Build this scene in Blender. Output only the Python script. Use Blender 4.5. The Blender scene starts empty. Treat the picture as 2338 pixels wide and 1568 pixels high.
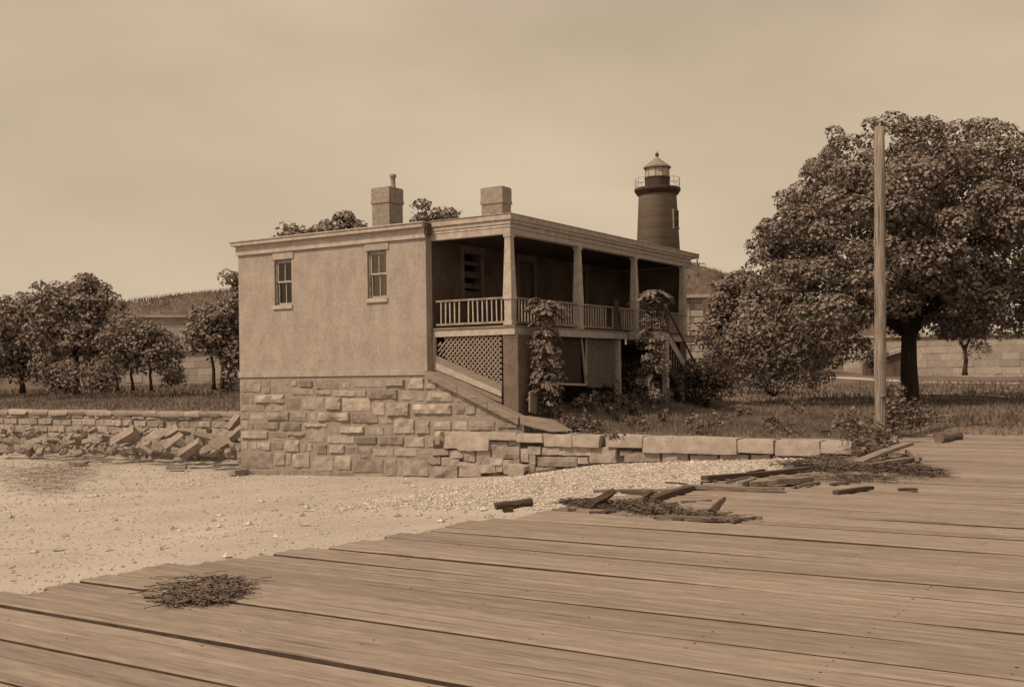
import bpy, bmesh, math, random
import numpy as np
from mathutils import Vector, Matrix, noise
random.seed(7); rng=np.random.default_rng(7)
sc=bpy.context.scene; col=sc.collection
# ---------------------------------------------------------------- camera, sky, sun
F=2495.; PX,PY=1169.,856.; ROLL=math.atan(.0134)
cd=bpy.data.cameras.new('camera'); cam=bpy.data.objects.new('camera',cd); col.objects.link(cam); sc.camera=cam
cd.sensor_width=36; cd.lens=F/2338*36; cd.shift_y=(856-784)/2338; cd.clip_end=3000; cd.clip_start=.1
c_,s_=math.cos(ROLL),math.sin(ROLL)
cam.matrix_world=Matrix(((c_,s_,0,0),(0,0,-1,0),(-s_,c_,0,3),(0,0,0,1)))
SUN_EL=52; SUN_AZ=Vector((-.80,-.60,0)).normalized()
w=bpy.data.worlds.new('World'); sc.world=w; w.use_nodes=True
nt=w.node_tree; bg=nt.nodes['Background']
sky=nt.nodes.new('ShaderNodeTexSky'); sky.sky_type='NISHITA'; sky.sun_disc=False
sky.sun_elevation=math.radians(SUN_EL); sky.sun_rotation=math.atan2(SUN_AZ.x,SUN_AZ.y)
sky.air_density=1.0; sky.dust_density=3.0; sky.ozone_density=1
bw=nt.nodes.new('ShaderNodeRGBToBW'); nt.links.new(sky.outputs[0],bw.inputs[0])
# thin high cloud: soft patches in the sky itself
tc=nt.nodes.new('ShaderNodeTexCoord'); mp=nt.nodes.new('ShaderNodeMapping'); mp.inputs['Scale'].default_value=(1,1,2.6)
nz=nt.nodes.new('ShaderNodeTexNoise'); nz.inputs['Scale'].default_value=3.2; nz.inputs['Detail'].default_value=4; nz.inputs['Roughness'].default_value=.45
nt.links.new(tc.outputs['Generated'],mp.inputs[0]); nt.links.new(mp.outputs[0],nz.inputs['Vector'])
mr=nt.nodes.new('ShaderNodeMapRange'); mr.inputs[1].default_value=.35; mr.inputs[2].default_value=.7; mr.inputs[3].default_value=3.0; mr.inputs[4].default_value=4.15
nt.links.new(nz.outputs[0],mr.inputs[0])
SKYMIX=.38
mul=nt.nodes.new('ShaderNodeMix'); mul.data_type='FLOAT'; mul.inputs[0].default_value=SKYMIX
nt.links.new(mr.outputs[0],mul.inputs[2]); nt.links.new(bw.outputs[0],mul.inputs[3])
tint=nt.nodes.new('ShaderNodeMix'); tint.data_type='RGBA'; tint.blend_type='MULTIPLY'; tint.inputs[0].default_value=1
nt.links.new(mul.outputs[0],tint.inputs[6]); tint.inputs[7].default_value=(1,.795,.56,1)
nt.links.new(tint.outputs[2],bg.inputs[0]); bg.inputs[1].default_value=.15
sd=bpy.data.lights.new('sun','SUN'); sun=bpy.data.objects.new('sun',sd); col.objects.link(sun)
sd.energy=2.7; sd.angle=math.radians(.5); sd.color=(1,.785,.56)
tosun=Vector((SUN_AZ.x*math.cos(math.radians(SUN_EL)),SUN_AZ.y*math.cos(math.radians(SUN_EL)),math.sin(math.radians(SUN_EL))))
sun.rotation_euler=tosun.to_track_quat('Z','Y').to_euler(); sun.location=(-30,-30,40)
sc.view_settings.view_transform='Standard'; sc.view_settings.look='None'; sc.view_settings.gamma=1; sc.view_settings.exposure=.27
try: sc.cycles.max_bounces=6; sc.cycles.transparent_max_bounces=8
except Exception: pass
# ---------------------------------------------------------------- survey: house frame (u right, v away, z up)
C=(-.05,31.); U=(.845,-.535); V=(.535,.845); TH=math.atan2(-.535,.845)
def H2W(u,v): return C[0]+u*U[0]+v*V[0], C[1]+u*U[1]+v*V[1]
def W2H(X,Y): return (X-C[0])*U[0]+(Y-C[1])*U[1],(X-C[0])*V[0]+(Y-C[1])*V[1]
def ray(x,y):
    dx,dy=x-PX,y-PY
    return (dx*c_-dy*s_)/F,1.,-(dx*s_+dy*c_)/F
def onv(x,y,v):
    r=ray(x,y); t=(v+C[0]*V[0]+C[1]*V[1])/(r[0]*V[0]+V[1]); return W2H(t*r[0],t)[0],3+t*r[2]
def onu(x,y,u):
    r=ray(x,y); t=(u+C[0]*U[0]+C[1]*U[1])/(r[0]*U[0]+U[1]); return W2H(t*r[0],t)[1],3+t*r[2]
def onz(x,y,z):
    r=ray(x,y); t=(z-3)/r[2]; return t*r[0],t
def aty(x,y,Y):
    r=ray(x,y); return Y*r[0],Y,3+Y*r[2]
# ---------------------------------------------------------------- materials (old brown-toned print: everything in brown hues)
def sep(l):
    t=min(1,l/.45)**.5; l=l*.86
    return (l,l*(.56+.35*t),l*(.38+.47*t),1)
MATS={}
def mat(name,l,var=.25,scale=6,bump=.0,rough=.85,island=0,stretch=(1,1,1),detail=6,spec=.2,l2=None,trans=0,coord='Object',fine=None):
    m=bpy.data.materials.new(name); m.use_nodes=True; n=m.node_tree; L=n.links
    b=n.nodes['Principled BSDF']; b.inputs['Roughness'].default_value=rough; b.inputs['Specular IOR Level'].default_value=spec
    tc=n.nodes.new('ShaderNodeTexCoord'); mp=n.nodes.new('ShaderNodeMapping'); mp.inputs['Scale'].default_value=stretch
    L.new(tc.outputs[coord],mp.inputs[0])
    nz=n.nodes.new('ShaderNodeTexNoise'); nz.inputs['Scale'].default_value=scale; nz.inputs['Detail'].default_value=detail; nz.inputs['Roughness'].default_value=.62
    L.new(mp.outputs[0],nz.inputs['Vector'])
    cr=n.nodes.new('ShaderNodeValToRGB'); e=cr.color_ramp.elements
    e[0].position=.3; e[1].position=.72
    e[0].color=sep(l*(1-var)); e[1].color=sep(l*(1+var) if l2 is None else l2)
    L.new(nz.outputs[0],cr.inputs[0]); out=cr.outputs[0]
    if fine:
        f=n.nodes.new('ShaderNodeTexNoise'); f.inputs['Scale'].default_value=fine[0]; f.inputs['Detail'].default_value=3
        L.new(mp.outputs[0],f.inputs['Vector'])
        r=n.nodes.new('ShaderNodeMapRange'); r.inputs[1].default_value=.3; r.inputs[2].default_value=.7; r.inputs[3].default_value=1-fine[1]; r.inputs[4].default_value=1+fine[1]
        L.new(f.outputs[0],r.inputs[0])
        x=n.nodes.new('ShaderNodeMix'); x.data_type='RGBA'; x.blend_type='MULTIPLY'; x.inputs[0].default_value=1
        L.new(out,x.inputs[6]); L.new(r.outputs[0],x.inputs[7]); out=x.outputs[2]
    if island:
        g=n.nodes.new('ShaderNodeNewGeometry')
        r=n.nodes.new('ShaderNodeMapRange'); r.inputs[3].default_value=1-island; r.inputs[4].default_value=1+island
        L.new(g.outputs['Random Per Island'],r.inputs[0])
        x=n.nodes.new('ShaderNodeMix'); x.data_type='RGBA'; x.blend_type='MULTIPLY'; x.inputs[0].default_value=1
        L.new(out,x.inputs[6]); L.new(r.outputs[0],x.inputs[7]); out=x.outputs[2]
    L.new(out,b.inputs['Base Color'])
    if bump:
        bp=n.nodes.new('ShaderNodeBump'); bp.inputs['Strength'].default_value=1; bp.inputs['Distance'].default_value=bump
        L.new((f if fine else nz).outputs[0],bp.inputs['Height']); L.new(bp.outputs[0],b.inputs['Normal'])
    if trans:
        tr=n.nodes.new('ShaderNodeBsdfTranslucent'); L.new(out,tr.inputs[0])
        ms=n.nodes.new('ShaderNodeMixShader'); ms.inputs[0].default_value=trans
        L.new(b.outputs[0],ms.inputs[1]); L.new(tr.outputs[0],ms.inputs[2]); L.new(ms.outputs[0],n.nodes['Material Output'].inputs[0])
    MATS[name]=m; return m
stucco=mat('stucco',.365,.17,2.0,.008,.92,detail=10,fine=(13,.13),stretch=(1,1,.6))
trim=mat('old_white_paint',.44,.22,5,.002,.7,stretch=(1,1,1),fine=(30,.12))
trimdirty=mat('weathered_paint',.30,.4,7,.003,.8,fine=(40,.2))
stone_m=mat('granite',.33,.28,4,.008,.9,island=.32,fine=(45,.16))
stone_l=mat('retaining_granite',.36,.2,4,.006,.9,island=.2,fine=(40,.15))
rubm=mat('rubble_granite',.30,.3,3,.01,.9,fine=(22,.2))
mortar=mat('mortar',.31,.2,9,.01,.95,fine=(40,.15))
gapm=mat('wall_gap',.09,.3,9,.01,.95)
brick_m=mat('painted_brick',.33,.2,6,.004,.9,fine=(22,.16))
roofm=mat('roofing',.16,.3,5,.004,.9)
woodm=mat('grey_plank',.27,.28,9,.003,.85,stretch=(.25,3,3),fine=(60,.15))
deckm=mat('deck_board',.27,.13,5,.006,.88,island=.13,stretch=(.3,2.6,2.6),fine=(15,.17))
drift=mat('driftwood',.20,.35,9,.004,.9,stretch=(.4,3,3),island=.2)
darkwood=mat('dark_wood',.10,.35,9,.004,.9,stretch=(.4,3,3))
latt=mat('lattice_paint',.26,.3,9,0,.85)
greymas=mat('dark_render',.17,.25,3,.004,.92,fine=(30,.12))
porchpl_shade=mat('porch_plaster_shaded',.10,.35,1.2,0,.92,fine=(14,.2))  # plaster albedo lowered so the colour carries the porch's deep shade
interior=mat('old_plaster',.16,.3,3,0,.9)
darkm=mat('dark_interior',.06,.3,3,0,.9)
sand=mat('beach_sand',.455,.15,.3,.012,.95,detail=10,fine=(38,.16),coord='Object')
pebm=mat('pebble',.46,.1,3,0,.9,island=.42)
lawnm=mat('turf',.16,.4,.5,.03,.95,detail=9,fine=(9,.3))
grassm=mat('grass_blade',.21,.35,.6,0,.8,island=.42,trans=.25)
leafm=mat('leaf',.235,.25,.6,0,.62,island=.38,trans=.12,spec=.35)
leafl=mat('pale_leaf',.25,.25,.9,0,.55,island=.35,trans=.25,spec=.35)
leafd=mat('shrub_leaf',.085,.3,.9,0,.7,island=.4,trans=.1)
weedm=mat('weed_leaf',.22,.3,2,0,.7,island=.4,trans=.25)
polem0=None
barkm=mat('bark',.055,.4,8,.02,.95,stretch=(2,2,.4))
polem=mat('pole_wood',.29,.45,9,.012,.85,stretch=(3,3,.15),fine=(14,.3))
seaw=mat('dried_seaweed',.15,.5,6,0,.9,island=.5)
hillm=mat('hill_grass',.13,.35,.35,.05,.95,detail=9,stretch=(1,1,.5),fine=(2,.3))
fortm=mat('fort_granite',.38,.15,.5,0,.9,island=.16,fine=(5,.14))
roadm=mat('road_gravel',.44,.15,.6,.01,.95,fine=(20,.1))
lhm=mat('lighthouse_iron',.22,.2,1.2,0,.75,fine=(7,.2),stretch=(.3,.3,5))
lhd=mat('lantern_iron',.07,.3,3,0,.6)
lhr=mat('lantern_roof',.26,.2,3,0,.6)
blindm=mat('window_blind',.30,.12,4,0,.8)
seamm=mat('dirty_seam',.085,.4,9,0,.95)
def addcracks(m,stretch=(.22,9,9),thr=.60,amt=.42,scale=3.0):
    n=m.node_tree; L=n.links; b=n.nodes['Principled BSDF']; src=b.inputs['Base Color'].links[0].from_socket
    tc=n.nodes.new('ShaderNodeTexCoord'); mp=n.nodes.new('ShaderNodeMapping'); mp.inputs['Scale'].default_value=stretch; L.new(tc.outputs['Object'],mp.inputs[0])
    z=n.nodes.new('ShaderNodeTexNoise'); z.inputs['Scale'].default_value=scale; z.inputs['Detail'].default_value=3; L.new(mp.outputs[0],z.inputs['Vector'])
    r=n.nodes.new('ShaderNodeMapRange'); r.inputs[1].default_value=thr; r.inputs[2].default_value=thr+.06; r.inputs[3].default_value=1; r.inputs[4].default_value=amt; L.new(z.outputs[0],r.inputs[0])
    x=n.nodes.new('ShaderNodeMix'); x.data_type='RGBA'; x.blend_type='MULTIPLY'; x.inputs[0].default_value=1; L.new(src,x.inputs[6]); L.new(r.outputs[0],x.inputs[7]); L.new(x.outputs[2],b.inputs['Base Color'])
addcracks(deckm,amt=.62,thr=.62); addcracks(polem,(7,7,.25),.60,.45); addcracks(woodm,(.4,12,12),.62,.5)
def glassmat(name='window_glass',t=.75):
    m=bpy.data.materials.new(name); m.use_nodes=True; n=m.node_tree; L=n.links; n.nodes.remove(n.nodes['Principled BSDF'])
    a=n.nodes.new('ShaderNodeBsdfTransparent'); a.inputs[0].default_value=(t,t*.92,t*.85,1)
    g=n.nodes.new('ShaderNodeBsdfGlossy'); g.inputs['Roughness'].default_value=.08; g.inputs[0].default_value=(.9,.85,.8,1)
    f=n.nodes.new('ShaderNodeFresnel'); f.inputs[0].default_value=1.6
    x=n.nodes.new('ShaderNodeMixShader'); L.new(f.outputs[0],x.inputs[0]); L.new(a.outputs[0],x.inputs[1]); L.new(g.outputs[0],x.inputs[2]); L.new(x.outputs[0],n.nodes['Material Output'].inputs[0]); return m
glass=glassmat()
# ---------------------------------------------------------------- builders
def tag(o,label=None,cat=None,group=None,kind=None):
    if label: o['label']=label
    if cat: o['category']=cat
    if group: o['group']=group
    if kind: o['kind']=kind
    return o
def thing(name,label,cat,o=(0,0,0),group=None,frame='H',rz=0):
    e=bpy.data.objects.new(name,None); col.objects.link(e); e.empty_display_size=.3
    if frame=='H':
        X,Y=H2W(o[0],o[1]); e.location=(X,Y,o[2]); e.rotation_euler=(0,0,TH)
    else: e.location=o; e.rotation_euler=(0,0,rz)
    e['_o']=tuple(float(k) for k in o)
    tag(e,label,cat,group); return e
class MB:
    def __init__(s): s.v=[]; s.f=[]
    def box(s,a0,a1,b0,b1,c0,c1):
        i=len(s.v); s.v+=[(x,y,z) for z in(c0,c1) for y in(b0,b1) for x in(a0,a1)]
        for q in((0,2,3,1),(4,5,7,6),(0,1,5,4),(2,6,7,3),(0,4,6,2),(1,3,7,5)): s.f.append([i+k for k in q])
    def hexa(s,p):   # 4 bottom + 4 top corners, rings in the same order
        i=len(s.v); s.v+=[tuple(q) for q in p]
        for q in((3,2,1,0),(4,5,6,7),(0,1,5,4),(1,2,6,5),(2,3,7,6),(3,0,4,7)): s.f.append([i+k for k in q])
    def beam(s,p,q,wid,hei,up=(0,0,1),ends=None):
        p=Vector(p);q=Vector(q);d=(q-p).normalized(); u=Vector(up); r=d.cross(u)
        if r.length<1e-4: r=d.cross(Vector((1,0,0)))
        r.normalize(); u=r.cross(d).normalized()
        w2,h2=r*wid/2,u*hei/2
        s.hexa([p-w2-h2,p+w2-h2,p+w2+h2,p-w2+h2,q-w2-h2,q+w2-h2,q+w2+h2,q-w2+h2][0:4]+[q-w2-h2,q+w2-h2,q+w2+h2,q-w2+h2])
    def tube(s,pts,rad,n=8,cap=True):
        pts=[Vector(p) for p in pts]; i0=len(s.v)
        for k,p in enumerate(pts):
            d=(pts[min(k+1,len(pts)-1)]-pts[max(k-1,0)]).normalized()
            a=d.cross(Vector((0,0,1)) if abs(d.z)<.9 else Vector((1,0,0))).normalized(); b=d.cross(a)
            for j in range(n):
                t=2*math.pi*j/n; s.v.append(tuple(p+(a*math.cos(t)+b*math.sin(t))*rad[k]))
        for k in range(len(pts)-1):
            for j in range(n):
                s.f.append([i0+k*n+j,i0+k*n+(j+1)%n,i0+(k+1)*n+(j+1)%n,i0+(k+1)*n+j])
        if cap: s.f.append([i0+j for j in range(n)][::-1]); s.f.append([i0+(len(pts)-1)*n+j for j in range(n)])
    def lathe(s,x,y,prof,n=32):   # prof (r,z)
        i0=len(s.v)
        for r,z in prof:
            for j in range(n):
                t=2*math.pi*j/n; s.v.append((x+r*math.cos(t),y+r*math.sin(t),z))
        for k in range(len(prof)-1):
            for j in range(n): s.f.append([i0+k*n+j,i0+k*n+(j+1)%n,i0+(k+1)*n+(j+1)%n,i0+(k+1)*n+j])
        s.f.append([i0+j for j in range(n)][::-1]); s.f.append([i0+(len(prof)-1)*n+j for j in range(n)])
    def prism(s,poly,b0,b1):   # polygon in (u,z), extruded in v
        i=len(s.v);n=len(poly); s.v+=[(p[0],b0,p[1]) for p in poly]+[(p[0],b1,p[1]) for p in poly]
        s.f.append([i+k for k in range(n)]); s.f.append([i+n+k for k in range(n)][::-1])
        for k in range(n): s.f.append([i+k,i+n+k,i+n+(k+1)%n,i+(k+1)%n])
    def rock(s,c,size,rot=None,rough=.12,cell=3,rnd=(.93,.86)):
        # angular bumpy block
        R=rot or Matrix.Identity(3); sx,sy,sz=size; n=cell; idx={}
        seed=Vector((random.random()*50,random.random()*50,random.random()*50)); tap=[random.uniform(-1,1)*(.18 if rnd[0]<.95 else .03) for _ in range(4)]
        def vert(i,j,k):
            if (i,j,k) in idx: return idx[(i,j,k)]
            p=Vector((i/n-.5,j/n-.5,k/n-.5))
            e=sum(1 for q in (i,j,k) if q in(0,n)); 
            if e>=2: p*=rnd[0] if e==2 else rnd[1]
            p.x*=1+tap[0]*p.z*2+tap[1]*p.y; p.y*=1+tap[2]*p.z*2; p.z*=1+tap[3]*p.x*1.5
            q=Vector((p.x*sx,p.y*sy,p.z*sz)); q+=noise.noise_vector(q*2.2/max(size)+seed)*rough*min(size)
            q=R@q+Vector(c); s.v.append(tuple(q)); idx[(i,j,k)]=len(s.v)-1; return len(s.v)-1
        for a in range(n):
            for b in range(n):
                s.f.append([vert(a,b,0),vert(a,b+1,0),vert(a+1,b+1,0),vert(a+1,b,0)]); s.f.append([vert(a,b,n),vert(a+1,b,n),vert(a+1,b+1,n),vert(a,b+1,n)])
                s.f.append([vert(a,0,b),vert(a+1,0,b),vert(a+1,0,b+1),vert(a,0,b+1)]); s.f.append([vert(a,n,b),vert(a,n,b+1),vert(a+1,n,b+1),vert(a+1,n,b)])
                s.f.append([vert(0,a,b),vert(0,a,b+1),vert(0,a+1,b+1),vert(0,a+1,b)]); s.f.append([vert(n,a,b),vert(n,a+1,b),vert(n,a+1,b+1),vert(n,a,b+1)])
    def facestone(s,q,v0,proj,rough=.02,cell=.09,rad=.03,lump=0):
        # q: BL,BR,TR,TL (u,z) ; face towards -v, bulging proj in front of plane v0
        wU=max(abs(q[1][0]-q[0][0]),.05); hZ=max(abs(q[3][1]-q[0][1]),.05)
        nu=max(3,int(wU/cell)+1); nz=max(3,int(hZ/cell)+1)
        fu=[0,min(.25,rad/wU)]+[min(.25,rad/wU)+(1-2*min(.25,rad/wU))*k/(nu-2) for k in range(1,nu-2)]+[1-min(.25,rad/wU),1]
        fz=[0,min(.25,rad/hZ)]+[min(.25,rad/hZ)+(1-2*min(.25,rad/hZ))*k/(nz-2) for k in range(1,nz-2)]+[1-min(.25,rad/hZ),1]
        i0=len(s.v); sd=Vector((random.random()*90,random.random()*90,random.random()*90)); W=len(fu)
        tz=random.uniform(-.5,.7); tu=random.uniform(-.5,.5)
        for b in fz:
            for a in fu:
                bl=[(q[0][k]*(1-a)+q[1][k]*a)*(1-b)+(q[3][k]*(1-a)+q[2][k]*a)*b for k in(0,1)]
                edge=min(a,1-a)*wU; ez=min(b,1-b)*hZ; e=min(edge,ez)
                if a in(0,1) or b in(0,1): d=-.03; jj=0
                else:
                    k=min(1,e/(rad*2.2)); k=.55+.45*k
                    nn=noise.noise(Vector((bl[0]*3.1,bl[1]*4.5,0))+sd); n2=noise.noise(Vector((bl[0]*11,bl[1]*11,3))+sd)
                    d=proj*(k+.3*(tz*(b-.4)+tu*(a-.5)))+nn*(rough*1.6+proj*.35)+n2*rough*.8
                    d=max(d,.006)
                    jj=.012
                s.v.append((bl[0]+noise.noise(Vector((bl[0]*7,bl[1]*7,9))+sd)*.012*(1 if jj==0 else 2),v0-d,bl[1]+noise.noise(Vector((bl[0]*7,bl[1]*7,5))+sd)*.018))
        for b in range(len(fz)-1):
            for a in range(W-1): s.f.append([i0+b*W+a,i0+b*W+a+1,i0+(b+1)*W+a+1,i0+(b+1)*W+a])
    def build(s,name,m,parent=None,smooth=False,frame='H',bevel=0):
        me=bpy.data.meshes.new(name); o3=(0,0,0)
        if parent is not None: o3=tuple(parent.get('_o',(0,0,0)))
        vs=[(a-o3[0],b-o3[1],c-o3[2]) for a,b,c in s.v]
        me.from_pydata(vs,[],s.f); me.update(); me.materials.append(m)
        if smooth: me.polygons.foreach_set('use_smooth',[True]*len(me.polygons))
        o=bpy.data.objects.new(name,me); col.objects.link(o)
        if parent is not None: o.parent=parent; o['_o']=o3
        elif frame=='H': o.location=(*C,0); o.rotation_euler=(0,0,TH); o['_o']=(0.,0.,0.)
        if bevel:
            b=o.modifiers.new('bevel','BEVEL'); b.width=bevel; b.segments=1; b.limit_method='ANGLE'
        return o
def npmesh(name,verts,nper,m,parent=None,smooth=False):
    verts=np.asarray(verts,dtype=np.float32); o3=np.array(parent.get('_o',(0,0,0)) if parent is not None else (0,0,0),dtype=np.float32)
    verts=(verts-o3).astype(np.float32); n=len(verts); k=n//nper
    me=bpy.data.meshes.new(name); me.vertices.add(n); me.vertices.foreach_set('co',verts.ravel())
    me.loops.add(n); me.loops.foreach_set('vertex_index',np.arange(n,dtype=np.int32))
    me.polygons.add(k); me.polygons.foreach_set('loop_start',np.arange(0,n,nper,dtype=np.int32)); me.polygons.foreach_set('loop_total',np.full(k,nper,dtype=np.int32))
    if smooth: me.polygons.foreach_set('use_smooth',[True]*k)
    me.update(calc_edges=True); me.validate(); me.materials.append(m)
    o=bpy.data.objects.new(name,me); col.objects.link(o)
    if parent is not None: o.parent=parent; o['_o']=tuple(float(x) for x in o3)
    return o
# ---------------------------------------------------------------- terrain
def lerp(x,xs,ys): return float(np.interp(x,xs,ys))
def zbeach(u,v):
    b=lerp(u,[-60,-30,-10.8,-3,-2,.3,3.2,9.6,16],[-.5,-.15,-.22,-.02,0,.17,.60,.98,1.1])
    k=lerp(v,[-30,-12,-4,0],[.55,.75,.97,1])
    b=b*k if b>0 else b
    return b+.035*noise.noise(Vector((u*.35,v*.5,1)))+.015*noise.noise(Vector((u*1.6,v*1.6,4)))
def zlawn(u,v):
    right=lerp(v,[0,1.5,6,22,60,110,300],[1.3,1.42,1.5,1.6,2.0,2.3,2.5])
    left=lerp(v,[0,3.5,8,14,40,90,300],[1.6,1.72,1.95,2.2,2.5,2.6,2.8])
    t=lerp(u,[-11,-2],[0,1]); z=left*(1-t)+right*t
    # earth banked up along the porch
    z+=.5*math.exp(-((u-.3)/1.3)**2)*(1 if v<13 else math.exp(-((v-13)/3)**2))*lerp(v,[.3,1.6],[0,1]) if u<5 else 0
    if u>9.8 and v<4.4: z-=.3*min(1,(4.4-v)/1.2)*min(1,(u-9.8)/.6)
    return z+.05*noise.noise(Vector((u*.3,v*.3,7)))+.02*noise.noise(Vector((u*1.3,v*1.3,2)))
def grid(name,us,vs,fz,m,kind='structure',smooth=True,parentmb=None):
    mb=MB(); W=len(us)
    for v in vs:
        for u in us: mb.v.append((u,v,fz(u,v)))
    for j in range(len(vs)-1):
        for i in range(W-1): mb.f.append([j*W+i,j*W+i+1,(j+1)*W+i+1,(j+1)*W+i])
    o=mb.build(name,m,smooth=smooth); 
    return tag(o,kind=kind)
us=np.concatenate([np.linspace(-900,-40,12)[:-1],np.linspace(-40,16,150),np.linspace(20,900,12)])
vs=np.concatenate([np.linspace(-900,-34,10)[:-1],np.linspace(-34,5,110),[8]])
grid('beach',us,vs,zbeach,sand)
# lawn: three strips that share one height function
mb=MB()
def patch(us,vs):
    i0=len(mb.v); W=len(us)
    for v in vs:
        for u in us: mb.v.append((u,v,zlawn(u,v)))
    for j in range(len(vs)-1):
        for i in range(W-1): mb.f.append([i0+j*W+i,i0+j*W+i+1,i0+(j+1)*W+i+1,i0+(j+1)*W+i])
patch(np.linspace(-2.9,10,60),np.linspace(.3,3.75,16))
patch(np.linspace(10,80,50),np.linspace(2.2,3.75,5))
patch(np.concatenate([np.linspace(-900,-60,12)[:-1],np.linspace(-60,60,150),np.linspace(70,900,12)]),np.concatenate([np.linspace(3.7,60,80),np.linspace(64,900,20)]))
tag(mb.build('lawn',lawnm,smooth=True),kind='structure')
# road far right, a sheet just above the lawn
def strip(name,pts,wid,m,dz=.02):
    mb=MB()
    P=[Vector((*p,0)) for p in pts]; n=len(P)
    for k,p in enumerate(P):
        d=(P[min(k+1,n-1)]-P[max(k-1,0)]).normalized(); r=Vector((-d.y,d.x,0))*wid[k]/2
        for t in(-1,-.33,.33,1):
            q=p+r*t; u,v=W2H(q.x,q.y); mb.v.append((q.x,q.y,zlawn(u,v)+dz))
    for k in range(n-1):
        for j in range(3): mb.f.append([k*4+j,k*4+j+1,(k+1)*4+j+1,(k+1)*4+j])
    return tag(mb.build(name,m,frame='W'),kind='structure')
def smoothpts(p,n=8):
    out=[]
    for k in range(len(p)-1):
        for t in range(n):
            t/=n; p0=p[max(k-1,0)];p1=p[k];p2=p[k+1];p3=p[min(k+2,len(p)-1)]
            out.append(tuple(.5*((2*p1[i])+(-p0[i]+p2[i])*t+(2*p0[i]-5*p1[i]+4*p2[i]-p3[i])*t*t+(-p0[i]+3*p1[i]-3*p2[i]+p3[i])*t**3) for i in range(len(p1))))
    out.append(tuple(p[-1])); return out
rp=smoothpts([(12,96),(24,92),(33,80),(38,66),(44,56),(54,48)]); strip('road',rp,[5]*len(rp),roadm,.03)
pp=smoothpts([(21.5,57),(22.6,52),(22.4,47),(21.8,44)]); strip('footpath',pp,[.7]*len(pp),roadm,.05)
# hill (grassed earthwork) behind everything
Yh=125.
crest=[(-1500,690),(0,700),(150,700),(290,690),(400,676),(540,662),(900,640),(1300,610),(1500,600),(1580,604),(1640,622),(1720,648),(1900,700),(2100,770),(2400,800),(3500,820)]
cx=[aty(x,y,Yh)[0] for x,y in crest]; cz=[aty(x,y,Yh)[2] for x,y in crest]
mb=MB(); xs=np.linspace(-150,110,200); prof=[(-16,0),(-9,.35),(-4,.8),(-1.5,.97),(0,1),(3,1),(8,.9),(30,.5),(60,0)]
for x in xs:
    zc=float(np.interp(x,cx,cz))
    for dy,k in prof:
        n=noise.noise(Vector((x*.15,dy*.2,3)))*.5+noise.noise(Vector((x*.9,dy*.9,3)))*.22
        mb.v.append((x,Yh+dy,1.5+(zc-1.5)*k+(n if k>.1 else 0)))
W=len(prof)
for i in range(len(xs)-1):
    for j in range(W-1): mb.f.append([i*W+j,(i+1)*W+j,(i+1)*W+j+1,i*W+j+1])
tag(mb.build('hill',hillm,smooth=True,frame='W'),kind='structure')
# ---------------------------------------------------------------- leaves and grass helpers (numpy)
def leaves(centers,normals,size,fold=.25,asp=.72):
    n=len(centers); a=rng.normal(size=(n,3)); nn=normals+rng.normal(size=(n,3))*.42
    nn/=np.linalg.norm(nn,axis=1,keepdims=True)+1e-9
    t=np.cross(nn,a); t/=np.linalg.norm(t,axis=1,keepdims=True)+1e-9; b=np.cross(nn,t)
    s=(size*rng.uniform(.6,1.25,size=n))[:,None]
    p0=centers-t*s*.5; p2=centers+t*s*.5; p1=centers+b*s*asp*.5-nn*s*fold*.3; p3=centers-b*s*asp*.5-nn*s*fold*.3
    return np.stack([p0,p1,p2,p3],axis=1).reshape(-1,3)
def puffs(cs,rs,per,size,up=.25,flat=.75):
    P=[];N=[]
    for c,r in zip(cs,rs):
        k=max(6,int(per*(r*r))); d=rng.normal(size=(k,3)); d/=np.linalg.norm(d,axis=1,keepdims=True)
        flip=(d[:,2]<0)&(rng.uniform(size=k)<.45); d[flip,2]*=-1; rad=r*rng.uniform(.5,1.0,size=k)**.5; dd=d.copy(); dd[:,2]*=flat
        P.append(np.array(c)+dd*rad[:,None]); nn=d*.8; nn[:,2]+=up; N.append(nn)
    return leaves(np.concatenate(P),np.concatenate(N),size)
def tree(name,label,base,trunk_r,fork_z,cs,rs,per,size,leafmat,group=None,lean=(0,0),cat='tree',nb=14,stems=1,up=.35):
    x,y,z=base; e=thing(name,label,cat,base,group,frame='W')
    mb=MB()
    for st in range(stems):
        ox=(st-(stems-1)/2)*trunk_r*5; top=Vector((x+lean[0]+ox*1.6,y+lean[1],fork_z))
        b0=Vector((x+ox,y,z-.15)); m1=b0.lerp(top,.5)+Vector((random.uniform(-.1,.1),0,0))
        mb.tube([b0,b0+Vector((0,0,.35)),m1,top],[trunk_r*1.45,trunk_r*1.08,trunk_r*.92,trunk_r*.8],10)
        idx=sorted(range(len(cs)),key=lambda k:random.random())[:nb//stems]
        for k in idx:
            c=Vector(tuple(float(q) for q in cs[k])); d=c-top
            if c.z<top.z-.8 and d.length<1: continue
            mid=top+d*.5+Vector((0,0,d.length*.12)); h=top+d*.2+Vector((0,0,d.length*.1)); q=trunk_r*.55
            s0=top-Vector((0,0,min(.6,(fork_z-z)*.2)))
            mb.tube([s0,h,mid,c],[q,q*.7,q*.42,q*.12],6,False)
    mb.build('trunk',barkm,e,smooth=True)
    npmesh('crown',puffs(cs,rs,per,size,up),4,leafmat,e)
    return e
def ell(c,r,n,shell=.55,pr=(.5,.9),zmin=None):
    cs=[];rs=[]
    while len(cs)<n:
        d=rng.normal(size=3); d/=np.linalg.norm(d); t=rng.uniform(shell,1)
        p=np.array(c)+d*np.array(r)*t
        if zmin is not None and p[2]<zmin: continue
        cs.append(p); rs.append(rng.uniform(*pr))
    return cs,rs
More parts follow.
